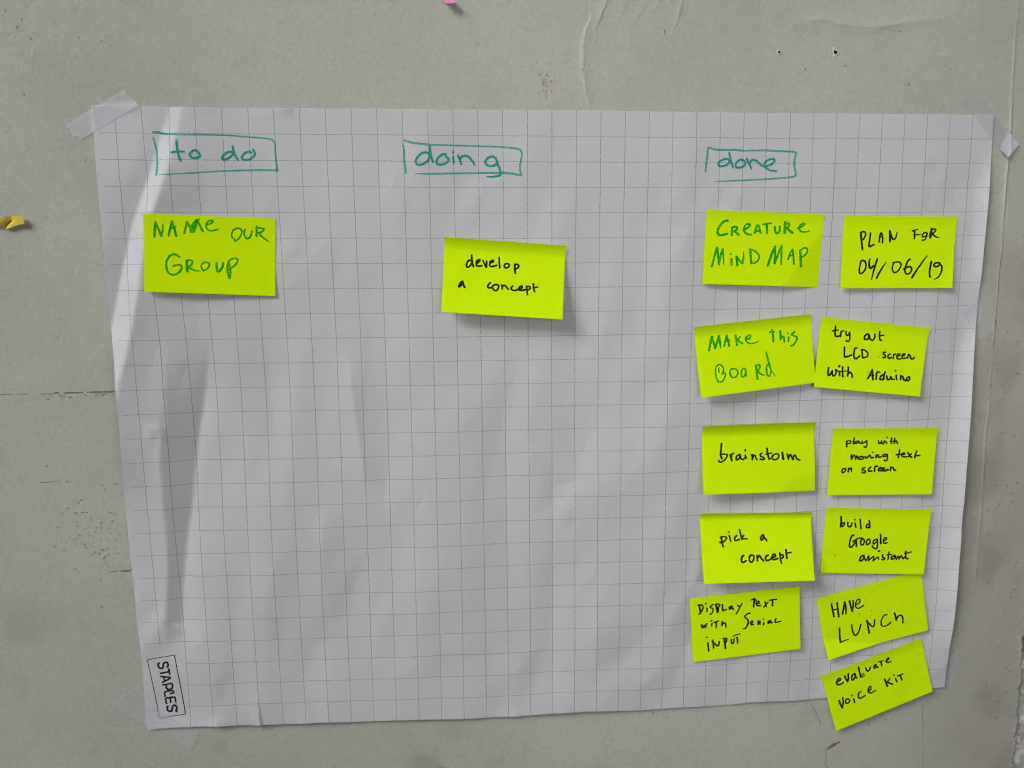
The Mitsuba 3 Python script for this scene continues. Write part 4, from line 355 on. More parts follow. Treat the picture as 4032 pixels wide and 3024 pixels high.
HEADINGS = {"todo":[[[2370,955,90],[2549,959,105],[2667,992,100],[2933,1032,84],[3448,1060,66],[4031,1050,75],[4624,1049,71],[5106,1057,64],[5592,1086,70],[6084,1122,74],[6582,1164,68],[6805,1192,69],[6928,1252,69],[6979,1337,69],[6981,1581,69],[6989,1898,69],[7007,2142,75],[7028,2400,103]],[[7044,2388,86],[6641,2368,86],[6016,2374,77],[5277,2393,75],[4552,2435,68],[3846,2497,66],[3387,2538,60],[2930,2575,50],[2546,2580,29]],[[2351,1165,63],[2396,1378,76],[2430,1594,94],[2448,1840,100],[2458,2114,105],[2444,2362,107],[2425,2561,123]],[[3285,1299,94],[3303,1555,92],[3320,1749,91],[3359,1918,91],[3411,2050,92]],[[3069,1746,89],[3241,1715,84],[3424,1697,84],[3539,1699,84]],[[4004,1662,91],[3888,1648,90],[3780,1736,90],[3746,1834,89],[3807,1917,90],[3922,1939,90],[4063,1899,91],[4117,1849,91],[4082,1753,91],[4004,1662,91]],[[5374,1709,92],[5267,1674,91],[5120,1712,91],[4968,1835,91],[4927,1933,91],[4985,1976,91],[5131,1943,91],[5308,1807,91],[5382,1709,92]],[[5346,1478,94],[5366,1636,94],[5407,1782,95],[5519,1976,95]],[[6052,1705,88],[5954,1669,88],[5803,1718,88],[5685,1852,87],[5692,1950,87],[5838,1986,88],[6014,1937,89],[6159,1803,89],[6182,1705,88],[6128,1595,88]]],"doing":[[[12060,1202,81],[12271,1270,97],[12553,1322,92],[12908,1353,92],[13383,1371,79],[14100,1383,74],[14818,1401,74],[15541,1417,72],[16270,1460,80],[16561,1499,81],[16707,1556,75],[16767,1673,75],[16753,1812,70],[16715,2021,81],[16676,2208,75],[16700,2370,84],[16723,2533,95]],[[16735,2533,84],[16453,2482,101],[16134,2445,95],[15767,2435,81],[15041,2444,80],[14079,2460,82],[13355,2476,83],[12874,2488,71],[12445,2478,33]],[[11970,1346,59],[12022,1487,76],[12027,1762,81],[12036,2037,81],[12062,2268,81],[12066,2452,92]],[[13005,1701,92],[12875,1656,92],[12707,1703,92],[12535,1875,92],[12471,2013,92],[12504,2105,92],[12646,2139,92],[12839,2068,93],[12973,1964,93],[13025,1826,93]],[[13054,1415,92],[13062,1620,103],[13085,1803,109],[13170,2031,82]],[[13697,1741,93],[13614,1719,93],[13469,1777,93],[13346,1903,93],[13307,2030,93],[13365,2110,93],[13509,2121,93],[13678,2063,93],[13788,1970,93],[13778,1878,93],[13684,1821,93]],[[13971,1613,82],[13979,1664,82]],[[13976,1831,98],[13996,2050,99]],[[14176,1773,93],[14245,1933,93],[14302,2094,93]],[[14270,1887,93],[14355,1794,93],[14476,1775,93],[14618,1839,93],[14760,2000,93],[14830,2115,93]],[[15679,1859,94],[15559,1802,94],[15413,1837,94],[15290,1953,94],[15276,2068,94],[15359,2149,94],[15529,2172,94],[15675,2126,94],[15738,1998,94],[15692,1859,94]],[[15727,1929,100],[15773,2114,100],[15855,2300,95],[15889,2440,95],[15851,2533,95],[15668,2574,83],[15473,2593,72],[15304,2583,39]]],"done":[[[24412,2351,75],[24435,2091,90],[24467,1763,90],[24482,1533,80],[24491,1408,75]],[[24491,1402,80],[24623,1425,89],[24810,1474,89],[25117,1489,84],[25631,1479,90],[25902,1494,86],[26113,1510,62],[26470,1487,82],[26996,1487,86],[27518,1514,90],[27934,1529,85],[28204,1544,85],[28289,1599,90],[28271,1716,85],[28234,1872,85],[28229,2068,85],[28264,2264,90],[28309,2441,90],[28270,2519,95],[28063,2579,85],[27651,2608,80],[27031,2654,76],[26406,2688,72],[25776,2720,71],[25361,2737,61],[24805,2755,33]],[[25416,1908,90],[25332,1851,89],[25209,1852,89],[25027,1931,89],[24944,2028,89],[24971,2115,89],[25115,2144,89],[25298,2084,89],[25418,1967,90]],[[25397,1588,80],[25456,1850,99],[25524,2043,95],[25581,2189,81]],[[26022,1901,92],[25916,1867,91],[25792,1923,91],[25691,2041,91],[25705,2158,91],[25822,2196,91],[26010,2145,92],[26112,2036,92],[26087,1939,92],[26001,1891,92]],[[26167,1821,91],[26237,1976,92],[26327,2112,92],[26377,2219,92]],[[26321,1975,92],[26381,1887,92],[26486,1872,92],[26637,1933,91],[26768,2049,91],[26895,2127,90],[27020,2127,90],[27225,2058,90],[27366,1931,90],[27364,1843,90],[27259,1829,90],[27095,1872,90],[26974,1970,90],[26946,2088,90],[27043,2215,90],[27231,2303,90],[27460,2322,90]]],"logo":[[[895,22940,79],[825,22978,79],[820,23096,79],[884,23190,79],[978,23195,79],[1027,23108,79],[1045,22981,79],[1115,22916,79],[1200,22929,80],[1234,23011,80],[1219,23106,80],[1159,23161,80]],[[1240,23207,80],[1268,23509,80]],[[1252,23364,80],[849,23430,79]],[[1298,23639,75],[857,23563,74]],[[1295,23667,77],[898,23865,74]],[[1006,23611,62],[1025,23791,62]],[[914,23976,74],[1327,23912,77]],[[1327,23912,77],[1339,24058,77],[1304,24149,77],[1213,24189,77],[1117,24189,75],[1074,24122,75],[1071,23970,75]],[[974,24293,71],[1276,24252,72],[1357,24274,72],[1367,24339,72],[1306,24373,72],[1188,24394,72]],[[974,24293,71],[994,24530,71]],[[989,24594,75],[1395,24552,78]],[[995,24594,72],[1018,24872,72]],[[1197,24579,72],[1210,24818,73]],[[1395,24552,73],[1428,24817,73]],[[1095,24950,81],[1034,25017,81],[1040,25139,81],[1114,25210,81],[1212,25198,82],[1250,25089,81],[1269,24974,81],[1346,24928,81],[1426,24973,82],[1452,25071,82],[1421,25169,82],[1363,25203,82]]],"logobox":[[[403,22755,30],[1528,22605,31]],[[1528,22605,36],[1807,25354,37]],[[1807,25354,32],[690,25496,31]],[[690,25496,28],[403,22755,27]],[[1445,25197,15],[1411,25232,15],[1441,25268,15],[1474,25234,15],[1445,25197,15]],[[1430,25243,15],[1454,25239,15],[1455,25223,15],[1431,25226,15]]]}


# ---- shared geometry: the sheet of flip chart paper, in grid cells (i to the right, j downwards), and the notes on it ----
CELL = 0.025
STEP = 0.05
GI = np.arange(-0.4, 37.61, STEP)
GJ = np.arange(-0.4, 26.81, STEP)


def poly_at(poly, j):
    p = np.array(poly, float)
    return np.interp(j, p[:, 1], p[:, 0])


def sstep(a, b, x):
    t = np.clip((x - a) / (b - a), 0, 1)
    return t * t * (3 - 2 * t)


def field(rng, si, sj, shear=0.0):
    """Smooth random field with unit deviation; si, sj: feature size in cells."""
    n, m = len(GI), len(GJ)
    n, m = n // 2 + 1, m // 2 + 1          # made on every other node
    f = gaussian_filter(rng.standard_normal((n + 240, m + 120)), (si * 10, sj * 10), mode='wrap')
    f /= f.std()
    a, b = np.meshgrid(np.arange(len(GI)) / 2, np.arange(len(GJ)) / 2, indexing='ij')
    return map_coordinates(f, [a + 120 + shear * (b - m / 2), b + 60], order=2, mode='wrap')


def sheet_slopes():
    I, J = np.meshgrid(GI, GJ, indexing='ij')
    rng = np.random.default_rng(7)
    S = np.zeros_like(I)
    # the broad fold that runs from the top edge down to the left edge
    L, R = poly_at(FOLDS['strip_left'], GJ)[None], poly_at(FOLDS['strip_right'], GJ)[None]
    e = 0.07
    inside = sstep(-e, e, I - L) * sstep(-e * 1.8, e * 1.8, R - I)
    on = sstep(16.2, 13.5, J)
    S += on * 0.70 * inside
    S -= on * 0.26 * sstep(-e, e, L - I) * np.exp(-np.clip(L - I, 0, None) / 2.0)
    S -= on * 0.22 * sstep(-e * 2, e * 2, I - R) * np.exp(-np.clip(I - R, 0, None) / 2.0)
    # the hollow in the lower left
    L, R = poly_at(FOLDS['stripe_left'], GJ)[None], poly_at(FOLDS['stripe_right'], GJ)[None]
    on = sstep(8.0, 12.5, J) * sstep(22.8, 20.6, J)
    inside = sstep(-0.10, 0.10, I - L) * sstep(-0.10, 0.10, R - I)
    S -= on * 0.36 * inside
    S += on * 0.17 * sstep(-0.14, 0.14, I - R) * np.exp(-np.clip(I - R, 0, None) / 2.0)
    S += on * sstep(11, 15, J) * 0.14 * sstep(-0.14, 0.14, L - I) * np.exp(-np.clip(L - I, 0, None) / 0.8)
    # single creases: (polyline, slope on its left, slope on its right, reach left, reach right)
    for poly, sl, sr, wl, wr in FOLDS['creases']:
        j0, j1 = poly[0][1], poly[-1][1]
        C = poly_at(poly, GJ)[None]
        on = sstep(j0 - 0.4, j0 + 1.2, J) * sstep(j1 + 0.4, j1 - 1.2, J)
        S += on * 1.35 * sl * sstep(-0.05, 0.05, C - I) * np.exp(-np.clip(C - I, 0, None) / wl)
        S += on * 1.35 * sr * sstep(-0.05, 0.05, I - C) * np.exp(-np.clip(I - C, 0, None) / wr)
    for ci, cj, lean, length, s in FOLDS['nicks']:
        x = I - ci - lean * (J - cj)
        on = np.clip(1 - ((J - cj) / length) ** 2, 0, 1)
        S += on * s * (np.exp(-np.clip(-x, 0, None) / 0.22) * sstep(0.04, -0.04, x) - np.exp(-np.clip(x, 0, None) / 0.22) * sstep(-0.04, 0.04, x))
    # right edge, free between its tapes, curls off the wall
    on = sstep(1.0, 3.0, J) * (1 - np.exp(-((J - 8.0) / 0.9) ** 2)) * sstep(25.2, 22.5, J)
    S += on * 0.50 * sstep(36.05 - 0.75 * sstep(8, 14, J), 36.95, I)
    # pleats and crumples
    amp = 0.55 + 0.45 * np.tanh(1.2 * field(rng, 3.0, 3.0))
    S += 0.055 * np.tanh(1.6 * field(rng, 0.55, 4.5)) * (0.6 + 0.4 * sstep(4, 20, J))
    S += 0.060 * amp * np.tanh(1.4 * field(rng, 0.42, 1.7, 0.22))
    S += 0.045 * np.tanh(1.5 * field(rng, 0.33, 0.9, 0.45)) * np.clip(field(rng, 1.6, 1.6), 0, 2)
    return S


def sheet_height():
    S = sheet_slopes()
    n, m = S.shape
    ext = np.concatenate([S, -S[::-1]], 0)
    ext = np.concatenate([ext, ext[:, ::-1]], 1)
    kx = 2 * np.pi * np.fft.fftfreq(2 * n, STEP)[:, None]
    kz = 2 * np.pi * np.fft.fftfreq(2 * m, STEP)[None]
    H = np.fft.fft2(ext) * (-1j * kx) / (kx ** 2 + 0.05 * kz ** 2 + 0.16 ** 2)
    h = np.real(np.fft.ifft2(H))[:n, :m] * CELL
    low = minimum_filter(h[::4, ::4], size=23)
    low = gaussian_filter(low, 11)
    h -= map_coordinates(low, np.meshgrid(np.arange(n) / 4, np.arange(m) / 4, indexing='ij'), order=1, mode='nearest')
    I, J = np.meshgrid(GI, GJ, indexing='ij')
    rng = np.random.default_rng(11)
    # small dents and puckers at the edges and where the paper was handled
    for (ci, cj, ri, rj, hh) in FOLDS['bumps']:
        h += hh * np.exp(-((I - ci) / ri) ** 2 - ((J - cj) / rj) ** 2)
    for (ci, cj, ri, rj, hh) in FOLDS['facets']:      # little folded triangles at an edge
        t = (I - ci) / ri + 0.35 * (cj - J) / rj
        saw = np.where(t < 1, np.clip((t + 1) / 2, 0, 1), np.clip(1 - (t - 1) / 0.22, 0, 1))
        h += hh * saw * np.clip(1 - np.abs(J - cj) / rj, 0, 1)
    h *= 0.42 + 0.58 * sstep(-0.2, 3.5, J)
    h *= 1 - 0.35 * sstep(22.5, 26, J) * sstep(3, 6, I)
    for (ci, cj, r) in FOLDS['pins']:
        h *= 1 - 0.8 * np.exp(-((I - ci) ** 2 + (J - cj) ** 2) / r ** 2)
    h = h + 0.0012 + 0.0010 * sstep(22, 26, J) * sstep(2, 5, I)
    return np.clip(h, 0.0006, None)


def note_surface(n, u, v):
    """World point (x, y, z) of a sticky note; u to the right, v downwards, both from 0 to 1."""
    (x0, z0), (x1, z1), (x2, z2), (x3, z3) = n['corners']
    u, v = np.asarray(u, float), np.asarray(v, float)
    w = [(1 - u) * (1 - v), u * (1 - v), u * v, (1 - u) * v]
    x = w[0] * x0 + w[1] * x1 + w[2] * x2 + w[3] * x3
    z = w[0] * z0 + w[1] * z1 + w[2] * z2 + w[3] * z3
    d = sum(a * b for a, b in zip(w, n['base']))
    vh = n.get('hinge', 0.17)
    d = d + n.get('top', 0.0) * np.clip(1 - v / vh, 0, None) ** 2
    ll, lr = n['lift']
    t = np.clip((v - vh * 0.8) / (1 - vh * 0.8), 0, None)
    d = d + (ll + (lr - ll) * u) * (0.75 * (np.sqrt(t * t + 0.0012) - 0.0346) / 0.966 + 0.25 * t * t)
    for (ua, va, ub, vb, s) in n.get('creases', ()):
        nx, ny = (vb - va) * 0.0765, -(ub - ua) * 0.127
        l = np.hypot(nx, ny)
        q = ((u - ua) * 0.127 * nx + (v - va) * 0.0765 * ny) / l
        d = d + s * 0.5 * (q + np.sqrt(q * q + 1.2e-6))
    return np.stack([x, -d, z], -1)


SHEET_H = sheet_height()
sheet_h = RegularGridInterpolator((GI, GJ), SHEET_H, bounds_error=False, fill_value=None)
_N = np.array(NODES)
_KI, _KJ = np.linspace(-1, 38, 27), np.linspace(-1, 27, 15)
_SX, _SZ = RectBivariateSpline(_KI, _KJ, _N[..., 0]), RectBivariateSpline(_KI, _KJ, _N[..., 1])


def sheet_point(i, j, off=0.0):
    i, j = np.asarray(i, float), np.asarray(j, float)
    x, z = _SX(i, j, grid=False), _SZ(i, j, grid=False)
    return np.stack([x, -(sheet_h(np.stack([i, j], -1)) + off), z], -1)


def build_sheet():
    n, m = 620, 440
    a, b = np.meshgrid(np.linspace(0, 1, n), np.linspace(0, 1, m), indexing='ij')
    L, R, Tp, B = (np.array(EDGES[k]) for k in ('left', 'right', 'top', 'bottom'))
    I, J = 0.3 + a * 36.5, b * 26.0
    for _ in range(3):
        l, r = np.interp(J, L[:, 1], L[:, 0]), np.interp(J, R[:, 1], R[:, 0])
        t, bo = np.interp(I, Tp[:, 0], Tp[:, 1]), np.interp(I, B[:, 0], B[:, 1])
        I, J = l + a * (r - l), t + b * (bo - t)
    top = sheet_point(I, J, 0.00015).reshape(-1, 3)
    back = sheet_point(I, J, -0.00010).reshape(-1, 3)
    f = facing(top, grid_faces(n, m))
    idx = np.arange(n * m).reshape(n, m)
    rim = np.r_[idx[:, 0], idx[-1, 1:], idx[-2::-1, -1], idx[0, -2:0:-1]]
    k = n * m
    ring = np.array([t for p, q in zip(rim, np.roll(rim, -1)) for t in ((p, q, q + k), (p, q + k, p + k))])
    V = np.vstack([top, back])
    uv = np.tile(np.stack([I, J], -1).reshape(-1, 2), (2, 1))
    return trimesh.Trimesh(V, np.vstack([f, f[:, ::-1] + k, ring]), process=False), uv, (I, J)


m, uv, (SI, SJ) = build_sheet()
scene['flip_chart_sheet'] = mikit.ply(m, 'paper', smooth=False, uv=uv)
# smooth normals over the front only: the rim is its own strip of faces
nrm = None
scene['flip_chart_sheet'] = mikit.ply(m, 'paper', smooth=True, uv=uv)
labels['flip_chart_sheet'] = {'label': 'large creased white squared flip chart sheet taped to the wall', 'category': 'paper sheet'}


def sheet_ink(key, strokes, mat, off=0.00042, block=False, seed=1):
    rng = np.random.default_rng(seed)
    S = [[(x / 1000, y / 1000, w / 1000) for x, y, w in s] for s in strokes]
    shape = unary_union([block_shape(s) if block else stroke_shape(s, rng) for s in S])
    v, f = flat_mesh(shape, 0.12)
    P3 = sheet_point(v[:, 0], v[:, 1], off)
    scene[key] = mikit.ply(trimesh.Trimesh(P3, facing(P3, f), process=False), mat, uv=v, smooth=True)


for k, (name, word, nbox) in enumerate((('todo', 'to do', 3), ('doing', 'doing', 3), ('done', 'done', 2))):
    key = 'flip_chart_sheet__heading' + ('_%03d' % k if k else '')
    sheet_ink(key + '__drawn_box', HEADINGS[name][:nbox], 'teal_marker_dry', 0.00040, seed=10 + k)
    sheet_ink(key + '__lettering', HEADINGS[name][nbox:], 'teal_marker', 0.00055, seed=20 + k)
    labels[key] = {'label': 'heading "%s" handwritten in teal marker inside a drawn box' % word}
sheet_ink('flip_chart_sheet__printed_logo__lettering', HEADINGS['logo'], 'print_ink', block=True)
sheet_ink('flip_chart_sheet__printed_logo__border', HEADINGS['logobox'], 'print_ink', block=False)
labels['flip_chart_sheet__printed_logo'] = {'label': 'black printed maker mark in a thin tilted box at the lower left corner'}

# ---------------------------------------------------------------- the sticky notes
NOTES = {
 'name': {"lift":[0.0034,0.0036],"top":0.0,"hinge":0.17,"creases":[[0.0,0.55,0.25,0.0,0.02]],"corners":[[-0.4133,1.72584],[-0.29128,1.72158],[-0.29445,1.64489],[-0.41704,1.65076]],"base":[0.01562,0.0029,0.0029,0.01562],"ink":[[[802,2878,229],[832,1976,229],[890,1117,229]],[[891,1076,229],[1093,1877,229],[1315,2763,231]],[[1300,2764,231],[1400,2103,189],[1431,1325,135]],[[1850,2688,225],[1999,1655,225],[2129,831,225]],[[2129,831,225],[2240,1476,226],[2379,2449,226],[2426,2693,226]],[[2022,1817,150],[2383,1548,150]],[[3029,2285,220],[3129,1582,220],[3233,881,220]],[[3233,881,234],[3397,1320,234],[3538,1802,234]],[[3835,1047,483],[3734,1462,607],[3645,1836,579]],[[3537,2089,276],[3786,1131,276],[3961,630,276]],[[3937,632,235],[4127,1028,235],[4420,1975,235]],[[4033,707,124],[4191,452,124]],[[4684,1156,180],[4953,1016,181],[5201,698,181],[5104,557,181],[4860,654,180],[4685,1074,180],[4681,1483,180],[4849,1801,181],[5142,1864,181],[5559,1633,181]],[[6671,2690,176],[6613,2265,175],[6762,1680,176],[7060,1415,176],[7307,1523,176],[7404,1887,176],[7254,2555,176],[7007,2941,176],[6858,3033,176],[6799,2764,176]],[[7628,1585,184],[7577,2123,184],[7701,2610,184],[7899,2680,184],[8098,2338,184],[8174,1756,184]],[[8551,1116,227],[8548,1733,227],[8537,2352,227]],[[8575,1238,185],[8849,1303,185],[9109,1385,185],[8997,1705,185],[8697,1930,185]],[[8697,1930,199],[8996,2447,199],[9497,2995,114]],[[2659,5393,206],[2419,5119,205],[2178,5052,205],[1890,5358,205],[1697,6029,205],[1671,6774,205],[1791,7345,205],[2030,7662,205],[2319,7645,206],[2608,7380,206],[2811,6871,206],[2778,6476,206],[2561,6390,206],[2176,6578,205]],[[3213,5814,275],[3212,6517,275],[3260,7176,276]],[[3213,5855,179],[3431,5718,179],[3634,5912,179],[3527,6332,179],[3333,6675,179]],[[3333,6675,193],[3575,6867,193],[3818,7060,180],[4207,7079,111]],[[4450,7064,166],[4314,6700,166],[4314,6286,166],[4500,5985,167],[4792,5967,167],[4914,6167,167],[4841,6586,167],[4645,6887,167],[4450,7023,166]],[[5453,6011,223],[5477,6631,223],[5551,7083,224],[5723,6948,224],[5919,6439,224],[5959,5981,224]],[[6412,5664,211],[6303,6251,211],[6279,6833,211],[6363,7493,211],[6437,7904,211]],[[6447,7862,211],[6511,7318,211],[6520,6611,211]],[[6412,5664,168],[6659,5359,169],[6955,5300,169],[7079,5459,169],[7005,5878,169],[6757,6349,169],[6550,6610,169]],[[6387,5914,154],[6461,6324,154],[6422,6825,154]]]},
 'develop': {"lift":[0.0135,0.014],"top":0.004,"hinge":0.17,"creases":[],"corners":[[-0.12316,1.70244],[0.0014,1.69312],[-0.00432,1.61821],[-0.12837,1.62736]],"base":[0.00369,0.00482,0.00482,0.00369],"ink":[[[2243,2861,202],[2024,2886,202],[1879,3466,202],[1937,3765,202],[2144,3637,202],[2315,3135,202]],[[2261,2134,209],[2307,2854,209],[2380,3329,209],[2453,3643,209]],[[2671,3216,195],[2908,2948,195],[2950,2701,195],[2803,2718,195],[2666,3056,195],[2702,3455,195],[2877,3556,195],[3144,3446,195]],[[3197,2754,195],[3358,3220,196],[3492,3609,196]],[[3517,3622,203],[3527,3121,203],[3503,2817,203]],[[3794,3010,189],[4036,2862,189],[4080,2695,189],[3907,2674,189],[3770,3013,189],[3805,3372,189],[4005,3471,189],[4344,3272,189]],[[4523,2185,196],[4555,2925,196],[4625,3604,196]],[[5271,2942,190],[5075,2988,189],[4971,3323,189],[5091,3536,189],[5286,3450,190],[5401,3154,190],[5296,2963,190]],[[5865,2956,211],[5856,3508,211],[5926,4188,211]],[[5865,2981,197],[6063,2958,197],[6178,3189,197],[6077,3443,197],[5883,3586,197]],[[1594,5747,222],[1431,6006,222],[1331,6417,222],[1385,6451,222],[1535,6235,222],[1646,5838,222]],[[1644,5758,222],[1679,6139,222],[1827,6508,222]],[[3897,5676,196],[3734,5999,196],[3724,6322,196],[3892,6361,196],[4085,6219,196]],[[4370,5851,189],[4129,6038,189],[4089,6364,189],[4244,6629,189],[4418,6691,189],[4580,6311,189],[4595,5988,189],[4419,5845,189]],[[4864,5894,196],[4902,6398,196]],[[4893,6077,196],[5060,5873,196],[5188,6021,196],[5395,6386,196]],[[5777,5917,190],[5636,6158,190],[5693,6435,190],[5966,6486,190],[6209,6315,190]],[[6256,6254,197],[6500,6107,197],[6543,5876,197],[6370,5894,197],[6256,6254,197],[6385,6442,197],[6803,6317,197]],[[6888,5807,190],[6953,6381,190],[6994,6958,190]],[[6914,5860,183],[7112,5839,183],[7231,6029,183],[7098,6245,183],[6952,6341,183]],[[7449,5455,212],[7488,6001,212],[7591,6475,212]],[[7487,5961,169],[7831,5827,169]],[[1703,3469,70],[1713,3468,70]],[[5549,3477,70],[5559,3476,70]]]},
 'creature': {"lift":[0.004,0.0045],"top":0.0012,"hinge":0.17,"creases":[[0.99,0.22,0.84,0.62,-0.14]],"corners":[[0.14928,1.7294],[0.27743,1.72455],[0.2746,1.64813],[0.14521,1.65297]],"base":[0.00468,0.00249,0.00249,0.00468],"ink":[[[1812,1340,252],[1579,1409,252],[1301,1803,252],[1080,2447,252],[1035,2923,252],[1121,3234,252],[1361,3339,252],[1604,3222,252],[1846,3097,253]],[[2233,2236,267],[2229,2774,267],[2247,3248,267]],[[2257,2219,225],[2500,2102,225],[2663,2211,225],[2616,2514,225],[2425,2723,225]],[[2425,2723,225],[2632,2948,225],[2830,3198,225]],[[3221,2518,226],[3499,2264,226],[3731,1830,226],[3625,1679,226],[3391,1795,226],[3243,2319,226],[3321,2789,226],[3580,3075,226],[3880,3114,226]],[[4178,2834,240],[4230,2498,241],[4329,1842,241],[4481,1912,241],[4572,2319,241],[4675,2805,241]],[[4209,2594,198],[4531,2559,198]],[[4821,1685,199],[5214,1527,199],[5561,1467,156]],[[5141,1587,241],[5192,2203,241],[5214,2773,241]],[[5856,1901,228],[5903,2478,228],[6041,2805,228],[6234,2618,228],[6284,2217,228],[6255,1861,228]],[[6713,1278,299],[6714,2032,300],[6713,2670,300]],[[6735,1396,242],[7014,1442,243],[7077,1692,243],[6889,2022,243]],[[6889,2022,257],[7155,2405,257],[7391,2646,257]],[[7770,2009,172],[8091,1831,201],[8401,1438,201],[8267,1319,201],[8028,1556,201],[7929,1960,201],[8061,2351,201],[8369,2493,187],[8867,2304,115]],[[718,7601,237],[843,6657,238],[978,5617,238],[1068,4994,238]],[[1068,4994,238],[1153,5687,238],[1307,7252,238]],[[1306,7229,238],[1413,6070,238],[1555,5229,238]],[[1554,5205,224],[1634,6058,196],[1713,7311,126]],[[2244,5851,211],[2254,5850,211]],[[2342,6514,239],[2367,7253,239]],[[2749,6142,239],[2794,6713,239],[2865,7347,239]],[[2749,6142,225],[3016,6702,225],[3275,7023,225]],[[3275,7023,240],[3346,6206,197],[3295,5452,99]],[[3878,5102,240],[3932,5935,240],[4032,6968,240]],[[3814,5105,198],[4156,5222,198],[4518,5601,198],[4668,6056,198],[4554,6661,198],[4217,6998,198]],[[5446,7231,255],[5571,6488,256],[5760,5438,256],[5972,4627,256]],[[5982,4626,249],[5998,5825,249],[6010,6905,249]],[[6010,6905,249],[6223,5813,249],[6529,4516,249]],[[6529,4516,242],[6548,5795,228],[6575,7037,157]],[[7141,6261,214],[7270,5596,214],[7473,4928,214]],[[7473,4928,214],[7576,5740,214],[7665,6900,214]],[[7204,5881,143],[7599,5659,143]],[[8146,5028,287],[8218,6108,291],[8291,7149,303]],[[8155,4987,186],[8447,4666,187],[8717,4731,188],[8738,5276,195],[8534,5689,194],[8289,5959,189]]]},
 'plan': {"lift":[0.0045,0.0045],"top":0.001,"hinge":0.17,"creases":[[1.0,0.44,0.94,0.78,0.1]],"corners":[[0.29919,1.72285],[0.42576,1.72216],[0.42239,1.64599],[0.29699,1.64687]],"base":[0.00304,0.00324,0.00324,0.00304],"ink":[[[1574,2271,223],[1659,3223,223],[1806,4574,224]],[[1558,2255,180],[1831,2127,180],[1991,2349,180],[1980,2745,180],[1821,3222,180]],[[2435,2331,201],[2403,3221,202],[2358,4080,202],[2463,4191,202],[2783,3912,202]],[[3241,3521,188],[3253,2901,188],[3357,2320,188],[3469,2582,188],[3538,3059,188],[3537,3680,188]],[[3256,2980,130],[3526,2741,130]],[[4116,2024,217],[4171,2739,217],[4206,3472,217]],[[4132,2040,202],[4288,2739,195],[4459,3176,196],[4658,3056,181],[4743,2658,159],[4760,2220,109]],[[6318,1952,203],[6343,2494,204],[6343,3068,204]],[[6143,2017,174],[6392,1897,145],[6643,1792,116]],[[6374,2613,160],[6626,2533,146],[6878,2453,102]],[[7201,2228,175],[7037,2572,175],[7101,2851,175],[7352,2730,175],[7465,2411,175],[7330,2252,175]],[[7444,2491,168],[7367,3050,168],[7174,3314,168],[7069,3274,168]],[[7816,1732,248],[7809,2410,248],[7782,2929,248]],[[7716,2290,160],[7686,2729,161],[7776,3009,161]],[[7870,1772,168],[8177,1770,168],[8164,2010,168],[7953,2409,168]],[[7956,2489,175],[8228,2808,175],[8518,2951,117]],[[1718,6248,195],[1659,6807,195],[1602,7446,196],[1666,7886,196],[1845,7926,196],[2112,7447,196],[2194,6808,196],[2074,6248,195],[1816,6129,195],[1680,6328,195]],[[2522,5913,159],[2449,6329,203],[2489,6968,247],[2614,7208,232],[2859,6888,203]],[[3159,5914,203],[3053,6569,211],[2882,7608,196],[2739,8809,109]],[[3941,6410,95],[3682,7050,182],[3401,7850,211],[3193,8586,226]],[[4634,6450,175],[4552,7051,175],[4597,7612,175],[4835,7813,175],[5131,7452,175],[5313,6811,175],[5196,6411,175],[4886,6330,175],[4583,6466,175]],[[6103,5955,190],[5906,6171,190],[5730,6972,190],[5676,7614,190],[5845,8016,190],[6124,7896,191],[6285,7374,191],[6143,7013,190],[5887,7053,190],[5563,7333,190]],[[7614,5410,88],[7247,6252,169],[6775,7375,205],[6352,8515,250]],[[7996,6293,213],[7931,7216,213],[7907,7940,213],[7979,8464,214]],[[8701,6454,199],[8392,6494,199],[8235,6815,199],[8466,7016,199],[8716,6816,199],[8754,6494,199]],[[8784,6574,206],[8985,7057,206],[8960,7701,192],[8729,8425,162],[8356,8827,96]]]},
